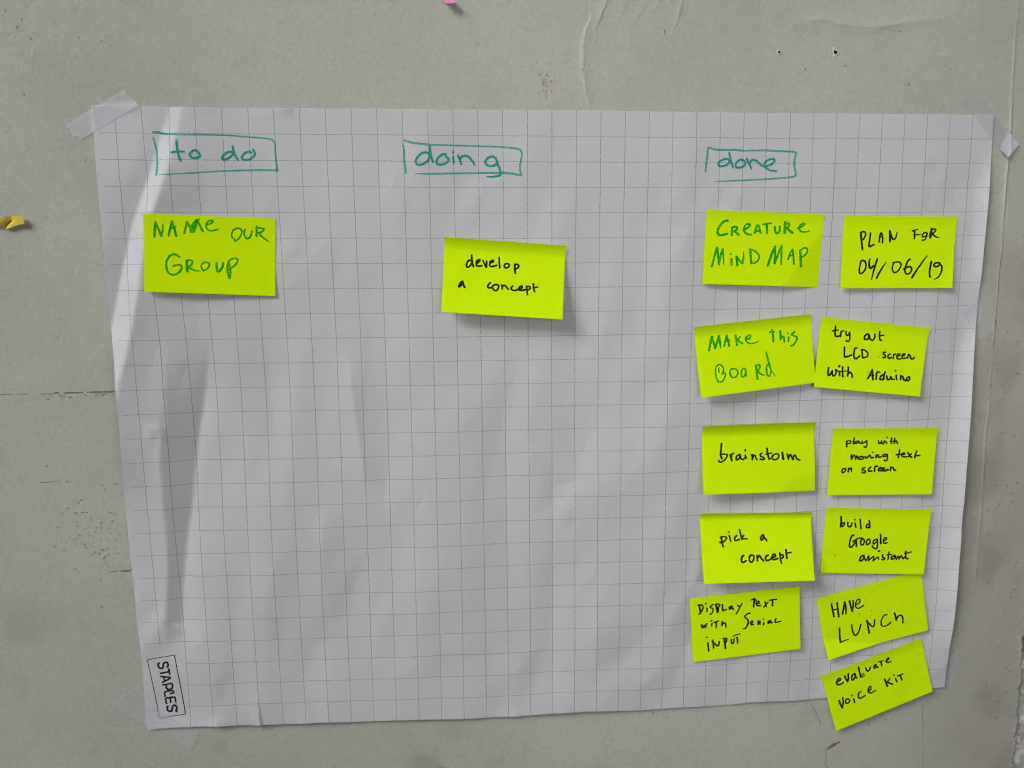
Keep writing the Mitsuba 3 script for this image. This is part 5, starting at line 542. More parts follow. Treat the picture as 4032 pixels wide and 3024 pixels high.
 'make': {"lift":[0.0105,0.0055],"top":0.0034,"hinge":0.17,"creases":[],"corners":[[0.13854,1.60774],[0.2677,1.61979],[0.27461,1.54555],[0.145,1.5329]],"base":[0.00545,0.00293,0.00293,0.00545],"ink":[[[1114,3552,249],[1281,2560,249],[1451,1697,249]],[[1451,1697,249],[1551,2531,249],[1649,3347,249]],[[1649,3347,249],[1874,2430,249],[2061,1691,250]],[[2061,1691,250],[2088,2552,236],[2090,3351,166]],[[2418,3187,222],[2557,2479,222],[2719,1751,222]],[[2719,1751,222],[2799,2526,222],[2846,3253,222]],[[2499,2631,153],[2950,2473,153]],[[3458,1875,230],[3484,2576,230],[3518,3277,230]],[[3810,2188,209],[3583,2554,209]],[[3537,2504,209],[3764,2834,209],[3993,3149,209]],[[4272,2563,195],[4617,2548,196],[4735,2201,196],[4594,2067,196],[4334,2329,195],[4297,2732,196],[4486,3138,189],[4872,3295,168],[5377,3105,98]],[[6610,1735,232],[6646,2526,232],[6643,3350,232]],[[6366,1977,183],[6625,1944,183],[6795,2018,183]],[[7302,1991,239],[7294,2650,240],[7282,3185,240]],[[7289,3062,212],[7477,2785,212],[7584,3120,212],[7571,3572,212]],[[7932,2425,155],[7994,2387,141]],[[7988,3016,212],[7921,3557,212]],[[8534,2325,198],[8282,2592,198],[8284,2758,198],[8563,2977,198],[8709,3255,198],[8576,3727,199],[8353,4181,199],[8124,4260,198]],[[1774,6135,153],[1733,6752,153]],[[1606,8184,160],[1477,7550,160],[1459,6736,160],[1525,6101,160],[1721,5735,160],[1918,5734,160],[2137,6144,160],[2154,6635,160],[1976,7086,160]],[[2000,7107,167],[2233,6936,167],[2292,7151,167],[2187,7617,167],[1984,8061,167],[1779,8180,167]],[[1606,8184,97],[1677,7875,97]],[[3097,6543,189],[2799,6564,188],[2673,6986,188],[2714,7482,189],[2918,7769,189],[3172,7659,189],[3351,7207,189],[3282,6744,189],[3097,6543,189]],[[3978,6682,189],[3778,6723,189],[3649,7187,189],[3642,7675,189],[3754,7861,190],[3946,7575,189],[4036,6939,189],[3954,6677,189]],[[4017,6854,182],[4035,7348,183],[4033,7756,183]],[[4958,6489,253],[4953,7374,254],[4965,8361,254]],[[4984,6478,197],[5234,6447,197],[5288,6786,197],[5140,7167,197],[5027,7389,197]],[[5076,7400,211],[5301,7775,198],[5661,8014,99]],[[6168,6654,184],[5947,6592,184],[5834,6981,184],[5829,7720,184],[5902,8147,184],[6080,8102,184],[6194,7467,184]],[[5931,4736,211],[6005,5616,233],[6115,6709,212],[6219,7472,156],[6347,7829,99],[6540,8364,57]],[[1756,5189,69],[1768,5159,69]]]},
 'try': {"lift":[0.0065,0.0065],"top":0.0016,"hinge":0.17,"creases":[],"corners":[[0.28007,1.61632],[0.40233,1.60285],[0.39251,1.52807],[0.27188,1.54093]],"base":[0.00337,0.005,0.005,0.00337],"ink":[[[1395,1125,203],[1388,1789,205],[1464,2420,205],[1629,2539,205],[1828,2428,206]],[[1142,1827,176],[1431,1686,175],[1657,1602,175]],[[1938,1849,205],[1961,2464,206]],[[1947,1960,169],[2055,1702,168],[2180,1642,168]],[[2396,1737,190],[2459,2187,191],[2591,2207,191],[2748,1901,191]],[[2736,1757,191],[2813,2374,191],[2805,2939,191],[2662,3106,191],[2533,2997,191]],[[4457,1758,206],[4213,1957,206],[4157,2410,206],[4290,2568,207],[4537,2392,207],[4536,1948,206],[4457,1758,206]],[[4578,1941,192],[4728,2484,192],[4944,2557,192],[5096,2185,192],[5078,1686,192]],[[5468,1218,205],[5515,1878,207],[5611,2390,207],[5750,2474,207]],[[5537,1834,163],[5917,1694,162]],[[2437,3922,206],[2468,4682,207],[2536,5260,207],[2746,5270,207],[3168,4957,207]],[[3600,3884,200],[3408,3977,199],[3367,4468,200],[3383,5030,200],[3519,5438,200],[3696,5348,200],[3929,4966,200]],[[4062,4106,192],[4143,4675,193],[4209,5191,193]],[[4003,4090,185],[4334,4097,185],[4656,4518,185],[4612,4970,186],[4237,5211,186]],[[6253,4094,193],[6074,4161,193],[6103,4384,193],[6294,4599,194],[6286,4828,194],[6093,4913,194]],[[6716,4268,194],[6571,4436,194],[6556,4763,194],[6691,4930,194],[6862,4759,194]],[[7036,4310,186],[7061,4932,187]],[[7042,4382,179],[7237,4190,179]],[[7374,4561,179],[7618,4321,179],[7549,4127,179],[7403,4271,179],[7354,4645,179],[7507,4891,179],[7765,4812,179]],[[7841,4450,179],[8085,4210,179],[8019,4057,179],[7873,4201,179],[7851,4571,179],[7997,4737,179],[8276,4589,180]],[[8376,4632,194],[8447,4099,194],[8577,4259,194],[8704,4632,195],[8869,4689,195],[8995,4426,195]],[[1173,7068,207],[1162,7688,207],[1229,8145,207],[1369,8044,207],[1517,7517,207]],[[1538,7434,200],[1603,8027,200],[1769,8148,200],[1915,7742,200],[1847,7204,200]],[[1862,7202,163],[2033,7403,163],[2194,7460,163]],[[2205,7459,208],[2271,8053,208]],[[2140,6679,252],[2156,6757,252]],[[2461,6762,208],[2512,7496,208],[2581,8130,208]],[[2324,7442,148],[2736,7319,149],[3047,7258,149]],[[2983,6727,208],[3026,7341,208],[3016,7948,208]],[[3022,7665,208],[3218,7451,208],[3392,7692,208],[3446,8088,208]],[[5227,6823,224],[5068,7535,224],[4907,8084,224]],[[5225,6799,224],[5330,7497,224],[5403,8135,224]],[[4975,7710,149],[5440,7563,149]],[[5684,7285,209],[5688,8054,209]],[[5644,7307,179],[5766,6965,179],[5958,7059,179]],[[6272,7363,210],[6065,7636,210],[6072,8024,210],[6271,8053,210],[6401,7669,210]],[[6450,6915,224],[6389,7508,225],[6409,7993,225]],[[6653,7487,210],[6740,7946,210],[6900,7948,210],[7031,7580,210]],[[7051,7495,210],[7159,7870,210],[7370,7840,210]],[[7510,7251,210],[7610,7863,210]],[[7381,6610,195],[7411,6598,195]],[[7963,7267,210],[7979,7811,211]],[[7977,7445,210],[8127,7317,210],[8265,7730,211],[8437,7884,211],[8582,7685,211]],[[8685,7303,188],[8543,7527,188],[8567,7834,188],[8728,7851,188],[8839,7567,188],[8765,7308,188]],[[5683,4868,82],[5695,4948,82]],[[3956,7329,74],[3962,7329,74]],[[4870,7199,97],[4874,7190,97]],[[7949,6683,105],[7960,6682,105]],[[7926,6458,60],[7931,6458,60]]]},
 'brainstorm': {"lift":[0.012,0.0085],"top":0.0054,"hinge":0.19,"creases":[[0.78,0.86,0.6,1.0,-0.12]],"corners":[[0.15095,1.50054],[0.27844,1.50159],[0.27991,1.42472],[0.15036,1.42645]],"base":[0.0044,0.00204,0.00204,0.0044],"ink":[[[1708,2770,207],[1675,3484,207],[1624,4355,207],[1666,4714,207],[1740,4955,207]],[[1604,4354,179],[1906,4291,179],[2210,4427,180],[2141,4779,179],[1890,5241,179],[1596,5446,179],[1462,5336,179],[1455,5193,179]],[[2472,4417,235],[2529,4801,235],[2594,5279,235]],[[2554,4762,173],[2643,4347,173],[2782,4196,173]],[[3265,4445,194],[3028,4669,194],[2971,5101,194],[3057,5209,194],[3282,4921,194],[3338,4465,194]],[[3338,4465,194],[3379,4926,194],[3545,5172,194],[3743,5025,194]],[[3799,4593,215],[3804,4886,215],[3900,4970,215]],[[3798,3776,215],[3810,3936,215]],[[4387,4522,223],[4428,4983,223],[4414,5219,223]],[[4452,4984,202],[4532,4617,202],[4678,4696,202],[4744,5079,202],[4838,5281,202]],[[5272,4332,188],[5122,4506,188],[5166,4785,188],[5408,4996,188],[5467,5212,188],[5304,5290,188],[5120,5178,188]],[[5749,3709,210],[5764,4264,210],[5828,4821,210],[5933,5261,210]],[[5637,4534,189],[5909,4430,175],[6131,4379,140]],[[6523,4503,182],[6249,4686,182],[6153,5075,182],[6384,5364,182],[6684,5143,182],[6790,4715,182],[6597,4483,182]],[[6054,5133,140],[6347,4707,140]],[[7102,4376,267],[7119,4811,267],[7174,5288,267]],[[7542,4621,211],[7587,4915,211],[7643,5313,211]],[[7646,5171,197],[7778,4712,197],[7875,4852,197],[8013,5395,197]],[[8062,5398,197],[8122,4881,197],[8247,4816,197],[8410,5353,197],[8645,5523,198]],[[5197,1647,84],[5206,1647,84]]]},
 'play': {"lift":[0.0035,0.005],"top":0.002,"hinge":0.17,"creases":[],"corners":[[0.29923,1.49399],[0.42054,1.49139],[0.41561,1.41645],[0.2945,1.41849]],"base":[0.00425,0.00509,0.00509,0.00425],"ink":[[[1383,1998,193],[1429,2505,193],[1459,2832,193]],[[1373,2014,171],[1602,1910,171],[1807,2017,171],[1728,2262,171],[1472,2358,171]],[[2084,1469,186],[2074,1938,186],[2032,2363,186]],[[2493,1941,179],[2248,2037,179],[2157,2266,179],[2307,2332,179],[2555,2105,179]],[[2546,1958,179],[2626,2228,179],[2830,2312,179]],[[2845,1960,179],[2906,2271,179],[3084,2191,179],[3279,1947,179]],[[3304,1922,179],[3357,2357,179],[3329,2766,179],[3206,2913,179],[3105,2805,179]],[[4410,1972,194],[4494,2325,195],[4663,2244,195],[4725,1974,195]],[[4708,2122,187],[4804,2393,187],[4955,2288,187],[4965,2017,187]],[[4987,1959,180],[5127,2084,180],[5246,2306,180]],[[5206,1424,187],[5219,1449,187]],[[5643,1535,187],[5671,2359,188]],[[5530,2046,150],[5910,1966,150],[6175,1985,150]],[[5963,1579,188],[5934,2361,188]],[[5973,2131,188],[6148,1985,188],[6251,2364,188]],[[1960,3998,194],[1999,4678,194]],[[2022,4638,186],[2174,4082,186],[2310,4166,186],[2384,4560,186]],[[2389,4642,179],[2530,4168,179],[2651,4645,179]],[[2942,4238,194],[2717,4416,194],[2714,4645,194],[2967,4673,194],[3156,4486,194],[3050,4280,194]],[[3258,4258,194],[3430,4514,194],[3610,4179,194]],[[3621,4179,187],[3721,4098,187],[3901,4494,187],[4064,4397,187]],[[3968,3633,187],[3979,3658,187]],[[4337,4031,195],[4318,4433,195]],[[4378,4376,187],[4505,4024,187],[4633,4420,187],[4812,4323,187]],[[5290,3934,180],[5031,4013,180],[4992,4259,180],[5254,4221,180],[5398,3992,180]],[[5373,4017,180],[5423,4429,180],[5394,4839,180],[5295,4945,180],[5141,4837,180]],[[6517,3271,188],[6499,3864,188],[6464,4456,188]],[[6234,4026,173],[6505,3963,173],[6742,3949,173]],[[6773,4031,181],[7032,3951,181],[7012,3787,181],[6840,3826,181],[6782,4196,181],[7003,4363,181],[7266,4325,181]],[[7337,3724,196],[7518,4121,196],[7740,4470,196]],[[7664,3892,196],[7426,4351,196]],[[8170,3493,189],[8092,3962,189],[8056,4539,189]],[[8003,4250,189],[8211,4186,189],[8515,4132,189]],[[1472,6023,193],[1230,6184,193],[1222,6512,193],[1348,6620,193],[1518,6393,193],[1543,6082,193]],[[1811,6011,194],[1798,6536,194]],[[1810,6274,186],[2033,5965,186],[2109,6195,186],[2107,6458,186]],[[3341,5924,187],[3148,6045,187],[3145,6274,187],[3376,6376,187],[3428,6565,187],[3290,6728,187],[3138,6619,187]],[[3923,5825,194],[3715,6134,194],[3758,6447,194],[4034,6409,194]],[[4279,5895,202],[4311,6470,202]],[[4284,5977,187],[4388,5674,187],[4567,5775,187]],[[4677,6146,202],[4932,6002,202],[4821,5902,202],[4663,6187,202],[4744,6418,202],[5002,6315,202]],[[5072,6151,232],[5210,6071,232],[5101,6004,232],[5027,6299,232],[5218,6425,232],[5567,6240,233]],[[5804,5856,195],[5805,6367,195]],[[5806,6078,195],[6035,5933,195],[6161,6314,195],[6309,6315,195]],[[7371,4680,75],[7399,4714,75]],[[7155,7415,60],[7160,7415,60]]]},
 'pick': {"lift":[0.0165,0.017],"top":0.0036,"hinge":0.11,"creases":[],"corners":[[0.15144,1.40203],[0.27805,1.40018],[0.27751,1.32606],[0.15261,1.32646]],"base":[0.00355,0.00606,0.00606,0.00355],"ink":[[[1835,3570,215],[1885,4273,215],[1960,4950,215]],[[1767,3631,179],[2038,3520,179],[2325,3665,179],[2171,4043,179],[1908,4313,179],[1667,4305,179]],[[2548,3352,201],[2609,3778,201],[2646,4138,201]],[[2475,2820,158],[2579,2888,158]],[[3227,3413,201],[3053,3632,201],[3016,3975,201],[3153,4099,201],[3436,3940,201]],[[3507,2585,201],[3588,3207,201],[3665,3907,201]],[[3850,3392,194],[3670,3771,194]],[[3666,3867,187],[3893,3899,173],[4172,3868,129]],[[5583,3365,202],[5377,3745,202],[5391,4091,202],[5535,4032,202],[5652,3593,202],[5608,3366,202]],[[5632,3407,202],[5697,3756,202],[5899,4204,202]],[[3740,6239,223],[3602,6391,223],[3507,6938,223],[3632,7194,223],[3920,6969,223]],[[4382,6262,194],[4227,6572,194],[4256,7045,194],[4417,7193,194],[4611,6823,194],[4656,6367,194],[4462,6186,194],[4252,6352,194]],[[4938,6299,202],[4958,6994,202]],[[5001,6601,202],[5168,6268,202],[5302,6692,202],[5504,7054,202]],[[5945,6257,202],[5728,6471,202],[5690,6864,202],[5871,7013,202],[6213,6766,202]],[[6269,6650,209],[6582,6463,210],[6583,6201,210],[6390,6194,209],[6279,6650,209],[6435,6917,209],[6788,6749,210]],[[7010,5987,203],[7027,6758,203],[7096,7472,203]],[[7000,6217,188],[7276,6307,188],[7288,6609,188],[7076,6799,188]],[[7588,5545,217],[7586,6223,217],[7639,6741,217]],[[7589,6143,188],[7825,5993,174],[8057,5937,145]]]},
 'build': {"lift":[0.003,0.0042],"top":0.0015,"hinge":0.17,"creases":[],"corners":[[0.29675,1.40354],[0.41941,1.39745],[0.41283,1.32227],[0.29195,1.32769]],"base":[0.00362,0.00593,0.00593,0.00362],"ink":[[[1467,1428,222],[1517,2157,223],[1528,2826,223]],[[1559,2658,193],[1746,2293,193],[1863,2482,193],[1728,2845,194],[1508,2935,194]],[[2159,2205,193],[2192,2723,194],[2336,2911,194],[2512,2797,194],[2559,2310,194]],[[2851,2352,201],[2969,2952,202]],[[2784,1817,201],[2795,1834,201]],[[3293,1752,194],[3387,2520,194],[3470,3147,194]],[[4212,2429,194],[4018,2519,194],[3945,2840,194],[4079,3029,194],[4270,2746,195]],[[4175,1893,194],[4285,2578,194],[4303,2997,195]],[[2861,4145,209],[2660,4301,209],[2555,4975,210],[2517,5647,210],[2589,5964,210],[2763,5959,210],[2949,5552,210],[3081,5129,210]],[[2828,5135,195],[3065,4878,195],[3365,4618,195],[3679,4584,195]],[[3156,5060,202],[3204,5839,203]],[[3688,4710,195],[3566,5116,195],[3649,5601,195],[3845,5529,195],[3919,5023,195],[3793,4707,195]],[[4270,4736,195],[4140,5017,195],[4143,5462,195],[4296,5542,195],[4463,5260,195],[4437,4858,195],[4270,4736,195]],[[5062,4715,188],[4821,4915,188],[4774,5404,188],[4947,5374,188],[5133,4991,188]],[[5144,4755,195],[5214,5409,196],[5199,5998,196],[5053,6195,196],[4829,6008,196],[4716,5741,196]],[[5411,3999,210],[5460,4730,211],[5521,5401,211]],[[5715,4975,188],[5968,4800,188],[6002,4522,188],[5841,4484,188],[5725,4975,188],[5826,5292,188],[6095,5260,188]],[[3951,7223,218],[3712,7464,218],[3668,7969,218],[3816,8033,219],[4029,7625,219],[4004,7222,218]],[[4007,7264,211],[4098,7707,211],[4264,7997,211]],[[4264,7997,173],[4460,7295,173],[4506,7613,173],[4489,8017,174]],[[4503,7992,174],[4915,7368,173],[4983,7602,174],[4939,8007,174]],[[5007,7980,174],[5345,7442,174],[5470,7742,174]],[[5353,6567,188],[5484,6462,189]],[[5828,7094,196],[5806,7414,196],[6048,7619,197],[5954,7815,197],[5777,7794,197]],[[6385,6667,196],[6369,7232,197],[6362,7780,197]],[[6238,7109,166],[6646,6989,166]],[[6923,7151,204],[6683,7393,204],[6704,7713,204],[6901,7641,204],[7034,7233,204]],[[7005,7191,204],[7178,7786,205]],[[7178,7786,189],[7354,7225,189],[7445,7628,189]],[[7438,7695,189],[7620,7219,189],[7818,7619,190],[8048,7234,190]],[[7998,6501,205],[8045,7192,205],[8113,7570,205],[8289,7633,205]],[[7924,6815,167],[8280,6722,167],[8588,6545,121]],[[1125,6981,67],[1141,7065,67]],[[1173,7173,60],[1184,7173,60]],[[1213,7398,105],[1295,7371,105]],[[1675,7178,60],[1688,7219,60]],[[3408,7261,60],[3424,7345,60]],[[3445,7513,60],[3454,7571,60]]]},
 'display': {"lift":[0.0026,0.0018],"top":0.0003,"hinge":0.17,"creases":[],"corners":[[0.14226,1.30309],[0.26726,1.314],[0.27126,1.23949],[0.14712,1.22776]],"base":[0.00428,0.00849,0.00849,0.00428],"ink":[[[836,1262,210],[894,1935,210],[928,2490,210]],[[750,1184,182],[1034,1198,182],[1174,1568,182],[1061,2137,182],[777,2637,182]],[[1526,1824,196],[1512,2353,196]],[[1434,1064,210],[1448,1075,210]],[[2102,1343,182],[1872,1536,182],[1843,1743,182],[2048,1994,182],[2064,2335,182],[1931,2714,182],[1791,2813,183]],[[2356,1419,239],[2415,2067,239],[2475,2628,239]],[[2293,1364,175],[2554,1347,176],[2698,1547,175],[2542,1923,175],[2440,2072,175]],[[2552,2094,176],[2527,2554,176]],[[2944,1519,197],[2930,2169,197],[2982,2458,197],[3270,2363,197]],[[3724,1919,211],[3562,2125,211],[3576,2365,211],[3766,2233,211]],[[3773,1938,211],[3839,2264,211],[3924,2468,211]],[[4340,1897,183],[4434,2128,169],[4559,2068,155]],[[4728,1702,169],[4504,2312,169],[4189,3207,169]],[[5854,1215,205],[5822,1808,204],[5776,2437,205]],[[5616,1340,183],[5854,1189,183],[5990,1457,183]],[[6001,2014,183],[6289,1943,183],[6244,1653,183],[6055,1727,183],[6024,2104,183],[6183,2373,184],[6421,2352,184]],[[6819,1861,184],[6877,2273,184],[6921,2622,184]],[[7094,1992,184],[6876,2358,184],[6682,2677,184]],[[7241,1706,170],[7578,1687,170],[7890,1672,170]],[[7503,1732,198],[7522,2145,198],[7491,2566,198]],[[961,4310,225],[1037,4789,225]],[[1047,4791,225],[1219,4463,225],[1271,4710,225]],[[1284,4781,211],[1437,4237,211]],[[1914,4317,197],[1866,4662,197]],[[1826,3935,176],[1912,3826,176]],[[2291,4088,197],[2303,4581,197],[2267,4997,198]],[[2100,4202,155],[2291,4088,155],[2514,4048,155]],[[2857,4169,197],[2817,4813,198]],[[2846,4607,183],[3074,4416,183],[3164,4756,184],[3180,5116,184]],[[5437,3390,184],[5224,3406,184],[4930,3755,184],[4951,3929,184],[5204,4406,198],[5202,5001,198],[4980,5637,170],[4755,5702,142]],[[5426,4962,198],[5642,4836,198],[5596,4630,198],[5452,4882,198],[5520,5220,199],[5685,5185,199]],[[6165,4772,255],[6156,5239,256]],[[6189,4777,199],[6336,4892,199],[6210,5037,199],[6330,5258,199]],[[6655,5145,185],[6625,5438,185]],[[6635,4611,177],[6650,4614,177]],[[7206,4916,220],[7064,5083,220],[7086,5284,220],[7227,5160,220]],[[7256,4926,220],[7302,5132,220],[7414,5309,220]],[[7782,4700,185],[7712,5002,199],[7733,5289,199],[8222,5235,142]],[[1463,7228,212],[1469,7882,213],[1501,8499,213]],[[1339,6331,155],[1448,6336,155]],[[1918,6916,205],[1953,7475,205],[1960,8112,206]],[[1863,7117,184],[2101,7505,184],[2265,7879,185],[2442,7747,184],[2507,7208,184]],[[2986,6952,241],[3016,7697,241],[3048,8384,242]],[[2874,6860,184],[3162,6852,184],[3205,7142,184],[3041,7702,185]],[[3627,7170,199],[3615,7653,199],[3710,7826,199],[3840,7615,199],[3876,7137,199]],[[4130,6935,199],[4195,7349,199],[4184,7815,199]],[[3797,6712,128],[4065,6513,128],[4440,6437,128]]]},
 'lunch': {"lift":[0.0016,0.0014],"top":0.0003,"hinge":0.17,"creases":[[0.52,1.0,0.0,0.7,0.3]],"corners":[[0.29048,1.29653],[0.41226,1.3259],[0.42556,1.25268],[0.30409,1.22496]],"base":[0.00428,0.00538,0.00538,0.00428],"ink":[[[1277,1570,222],[1290,2621,222],[1336,3720,223]],[[1802,1625,223],[1781,2757,223],[1783,3931,223]],[[1267,2562,159],[1846,2642,159]],[[2163,3670,215],[2342,2730,215],[2528,1824,215]],[[2528,1824,207],[2557,2832,207],[2479,3771,207]],[[2299,2905,119],[2591,2751,119]],[[2972,1860,223],[3037,2767,223],[3103,3675,223]],[[3103,3675,191],[3253,2869,191],[3300,1947,191]],[[3457,2770,175],[3803,2642,175],[3970,2303,175],[3881,2018,175],[3679,2097,175],[3475,2682,175],[3507,3183,175],[3738,3438,176],[4204,3220,176]],[[1677,5840,223],[1610,6888,224],[1559,8091,226]],[[1554,8123,178],[1882,8085,143],[2374,8011,120]],[[2867,5840,192],[2853,6685,192],[2952,7516,192],[3136,7680,192],[3425,7246,192],[3715,6129,192]],[[4336,5764,224],[4364,6803,225],[4388,7889,225]],[[4332,5811,208],[4511,6383,193],[4744,6979,193],[4950,6879,193],[5062,5976,160]],[[6256,5703,177],[5973,5718,177],[5674,6435,177],[5641,7199,177],[5892,7461,177],[6237,7377,177],[6573,7065,177]],[[7015,5743,225],[7077,6403,226],[7088,6991,226]],[[7095,6897,193],[7328,6441,193],[7561,6354,194],[7725,6799,194],[7682,7730,194]],[[4885,4326,104],[4899,4352,104]],[[5358,4946,80],[5363,4958,80]],[[3705,4338,104],[3719,4364,104]],[[2868,4618,96],[2873,4621,96]],[[7911,4193,80],[7905,4268,80]],[[6733,4062,72],[6738,4065,72]],[[5155,1454,64],[5160,1457,64]],[[4591,2237,64],[4595,2248,64]]]},
 'evaluate': {"lift":[0.0022,0.003],"top":0.001,"hinge":0.17,"creases":[],"corners":[[0.30045,1.20168],[0.41957,1.24202],[0.43667,1.17599],[0.32092,1.13274]],"base":[0.00485,0.00391,0.00391,0.00485],"ink":[[[1262,1999,216],[1585,1892,216],[1680,1647,216],[1477,1559,216],[1231,2088,216],[1283,2491,216],[1547,2587,216],[1839,2482,216]],[[2117,1460,227],[2173,2082,225],[2281,2625,225]],[[2281,2625,217],[2425,2037,216],[2486,1348,219]],[[3082,1739,217],[2829,1874,217],[2705,2545,217],[2862,2656,217],[3070,2267,217],[3131,1830,217]],[[3124,1881,217],[3127,2307,217],[3208,2610,217]],[[3585,843,214],[3575,1728,209],[3588,2766,209]],[[3576,2400,148],[3932,2282,148]],[[3591,2746,157],[3975,2648,157]],[[4250,1507,210],[4278,2000,209],[4408,2181,209],[4587,1994,209],[4659,1684,210]],[[5165,1579,210],[5019,1849,210],[5045,2126,210],[5199,2033,210],[5250,1640,210]],[[5243,1692,210],[5291,2041,210],[5382,2195,210]],[[5575,1334,177],[5986,1401,178]],[[5767,1439,204],[5774,2124,201]],[[6241,1699,194],[6524,1559,194],[6583,1300,196],[6425,1336,196],[6270,1719,193],[6377,1999,193],[6706,2085,193]],[[1024,5193,235],[1068,5858,235],[1148,6582,236]],[[1148,6582,227],[1351,5838,218],[1442,4880,174]],[[1874,5454,192],[1662,5503,192],[1598,5936,192],[1770,6170,192],[1988,5959,192],[1952,5565,192],[1790,5394,192]],[[2409,5847,219],[2411,6484,219]],[[2229,5239,148],[2392,5099,148]],[[3251,5098,193],[3000,5287,193],[2909,5926,193],[3074,6212,193],[3566,6050,193]],[[3928,5559,193],[4221,5377,193],[4284,4918,193],[4133,4888,193],[3956,5355,193],[3980,5854,194],[4224,6030,194],[4640,5868,194]],[[5735,4641,229],[5788,5321,230],[5827,5968,230]],[[6245,4837,194],[5887,5279,194]],[[5916,5300,212],[6145,5690,212],[6373,6001,213]],[[6770,5214,221],[6808,5886,222]],[[6666,4529,212],[6680,4562,212]],[[7004,4953,177],[7241,4954,177],[7554,4952,177]],[[7267,4995,222],[7327,5887,222]],[[4356,5754,70],[4362,5758,70]]]},
}

NOTE_INFO = [
    ('name', 'green', 'yellow green sticky note reading NAME OUR GROUP below the to do heading'),
    ('develop', 'black', 'yellow green sticky note reading develop a concept, alone below the doing heading'),
    ('creature', 'green', 'yellow green sticky note reading CREATURE MIND MAP in green, straight below the done heading'),
    ('plan', 'black', 'yellow green sticky note reading PLAN FOR 04/06/19'),
    ('try', 'black', 'yellow green sticky note reading try out LCD screen, tucked behind the MAKE THIS BOARD note'),
    ('make', 'green', 'tilted yellow green sticky note reading MAKE THIS BOARD in green'),
    ('brainstorm', 'black', 'yellow green sticky note with only the word brainstorm in black'),
    ('play', 'black', 'yellow green sticky note reading play with moving text on screen'),
    ('pick', 'black', 'curled yellow green sticky note reading pick a concept'),
    ('lunch', 'black', 'tilted yellow green sticky note reading HAVE LUNCH, its lower left corner bent up'),
    ('build', 'black', 'yellow green sticky note with a three line build assistant task, overlapping the HAVE LUNCH note'),
    ('display', 'black', 'yellow green sticky note reading DISPLAY TEXT with Serial INPUT, lowest of its column'),
    ('evaluate', 'black', 'tilted yellow green sticky note reading evaluate voice kit, hanging over the sheet\'s bottom edge'),
]


def note_mesh(n):
    a, b = 64, 44
    u, v = np.meshgrid(np.linspace(0, 1, a), np.linspace(0, 1, b), indexing='ij')
    top = note_surface(n, u, v).reshape(-1, 3)
    back = top + [0, 0.00016, 0]
    f = facing(top, grid_faces(a, b))
    idx = np.arange(a * b).reshape(a, b)
    rim = np.r_[idx[:, 0], idx[-1, 1:], idx[-2::-1, -1], idx[0, -2:0:-1]]
    k = a * b
    ring = np.array([t for p, q in zip(rim, np.roll(rim, -1)) for t in ((p, q, q + k), (p, q + k, p + k))])
    uv = np.tile(np.stack([u, v], -1).reshape(-1, 2), (2, 1))
    return trimesh.Trimesh(np.vstack([top, back]), np.vstack([f, f[:, ::-1] + k, ring]), process=False), uv


for k, (name, pen, text) in enumerate(NOTE_INFO):
    n = NOTES[name]
    key = 'sticky_note' + ('_%03d' % k if k else '')
    m, uv = note_mesh(n)
    # the two faces apart, so that shading normals do not run round the paper's edge
    scene[key + '__paper'] = mikit.ply(m, 'note_paper', smooth=40)
    rng = np.random.default_rng(100 + k)
    S = [[(x / 1e4 * 127, y / 1e4 * 76.5, w / 100) for x, y, w in s] for s in n['ink']]
    shape = unary_union([stroke_shape(s, rng, rough=0.05) for s in S])
    v, f = flat_mesh(shape, 3.0)
    P3 = note_surface(n, v[:, 0] / 127, v[:, 1] / 76.5) - [0, 0.00028, 0]
    scene[key + '__handwriting'] = mikit.ply(trimesh.Trimesh(P3, facing(P3, f), process=False), pen + '_ink', smooth=True)
    labels[key] = {'label': text, 'category': 'sticky note', 'group': 'yellow green sticky notes'}
    labels[key + '__handwriting'] = {'label': 'handwriting in %s pen' % pen}

# ---------------------------------------------------------------- tape and scraps
ST = np.stack([_SX(SI, SJ, grid=False), _SZ(SI, SJ, grid=False)], -1)
outline = Polygon(np.vstack([ST[:, 0], ST[-1, 1:], ST[-2::-1, -1], ST[0, -2:0:-1]]))
from scipy.spatial import cKDTree
_tree = cKDTree(ST.reshape(-1, 2))
_hs = sheet_h(np.stack([SI, SJ], -1)).reshape(-1)


def under(xz):
    """Height of whatever lies at these wall points: the wall or the sheet on it."""
    h = wall_h(xz)
    d, k = _tree.query(xz)
    on = shapely.contains_xy(outline, xz[:, 0], xz[:, 1])
    return np.maximum(h, np.where(on, _hs[k] + 0.0002, 0))


def strip_mesh(quad, off=0.0007, n=60, m=24, rough=0.0012, seed=0, curl=0.0):
    rng = np.random.default_rng(seed)
    a, b = np.meshgrid(np.linspace(0, 1, n), np.linspace(0, 1, m), indexing='ij')
    q = np.array(quad)
    if np.hypot(*(q[0] - q[1])) < np.hypot(*(q[1] - q[2])):
        q = np.roll(q, -1, axis=0)
    j0, j1 = (gaussian_filter(rng.standard_normal(m), 1.0) * rough for _ in range(2))
    P = (1 - a)[..., None] * ((1 - b)[..., None] * q[0] + b[..., None] * q[3]) + a[..., None] * ((1 - b)[..., None] * q[1] + b[..., None] * q[2])
    d = (q[1] - q[0]) / np.hypot(*(q[1] - q[0]))
    P += ((1 - a) ** 6 * j0[None] + a ** 6 * j1[None])[..., None] * d
    h = under(P.reshape(-1, 2)).reshape(n, m)
    h = np.maximum(h, gaussian_filter(np.maximum(h, 0), 2.0)) + off
    h += 0.0005 * np.clip(gaussian_filter(rng.standard_normal((n, m)), 4) * 6, 0, 2) + curl * (a ** 8 + (1 - a) ** 8)
    V = np.stack([P[..., 0], -h, P[..., 1]], -1).reshape(-1, 3)
    return trimesh.Trimesh(V, facing(V, grid_faces(n, m)), process=False)


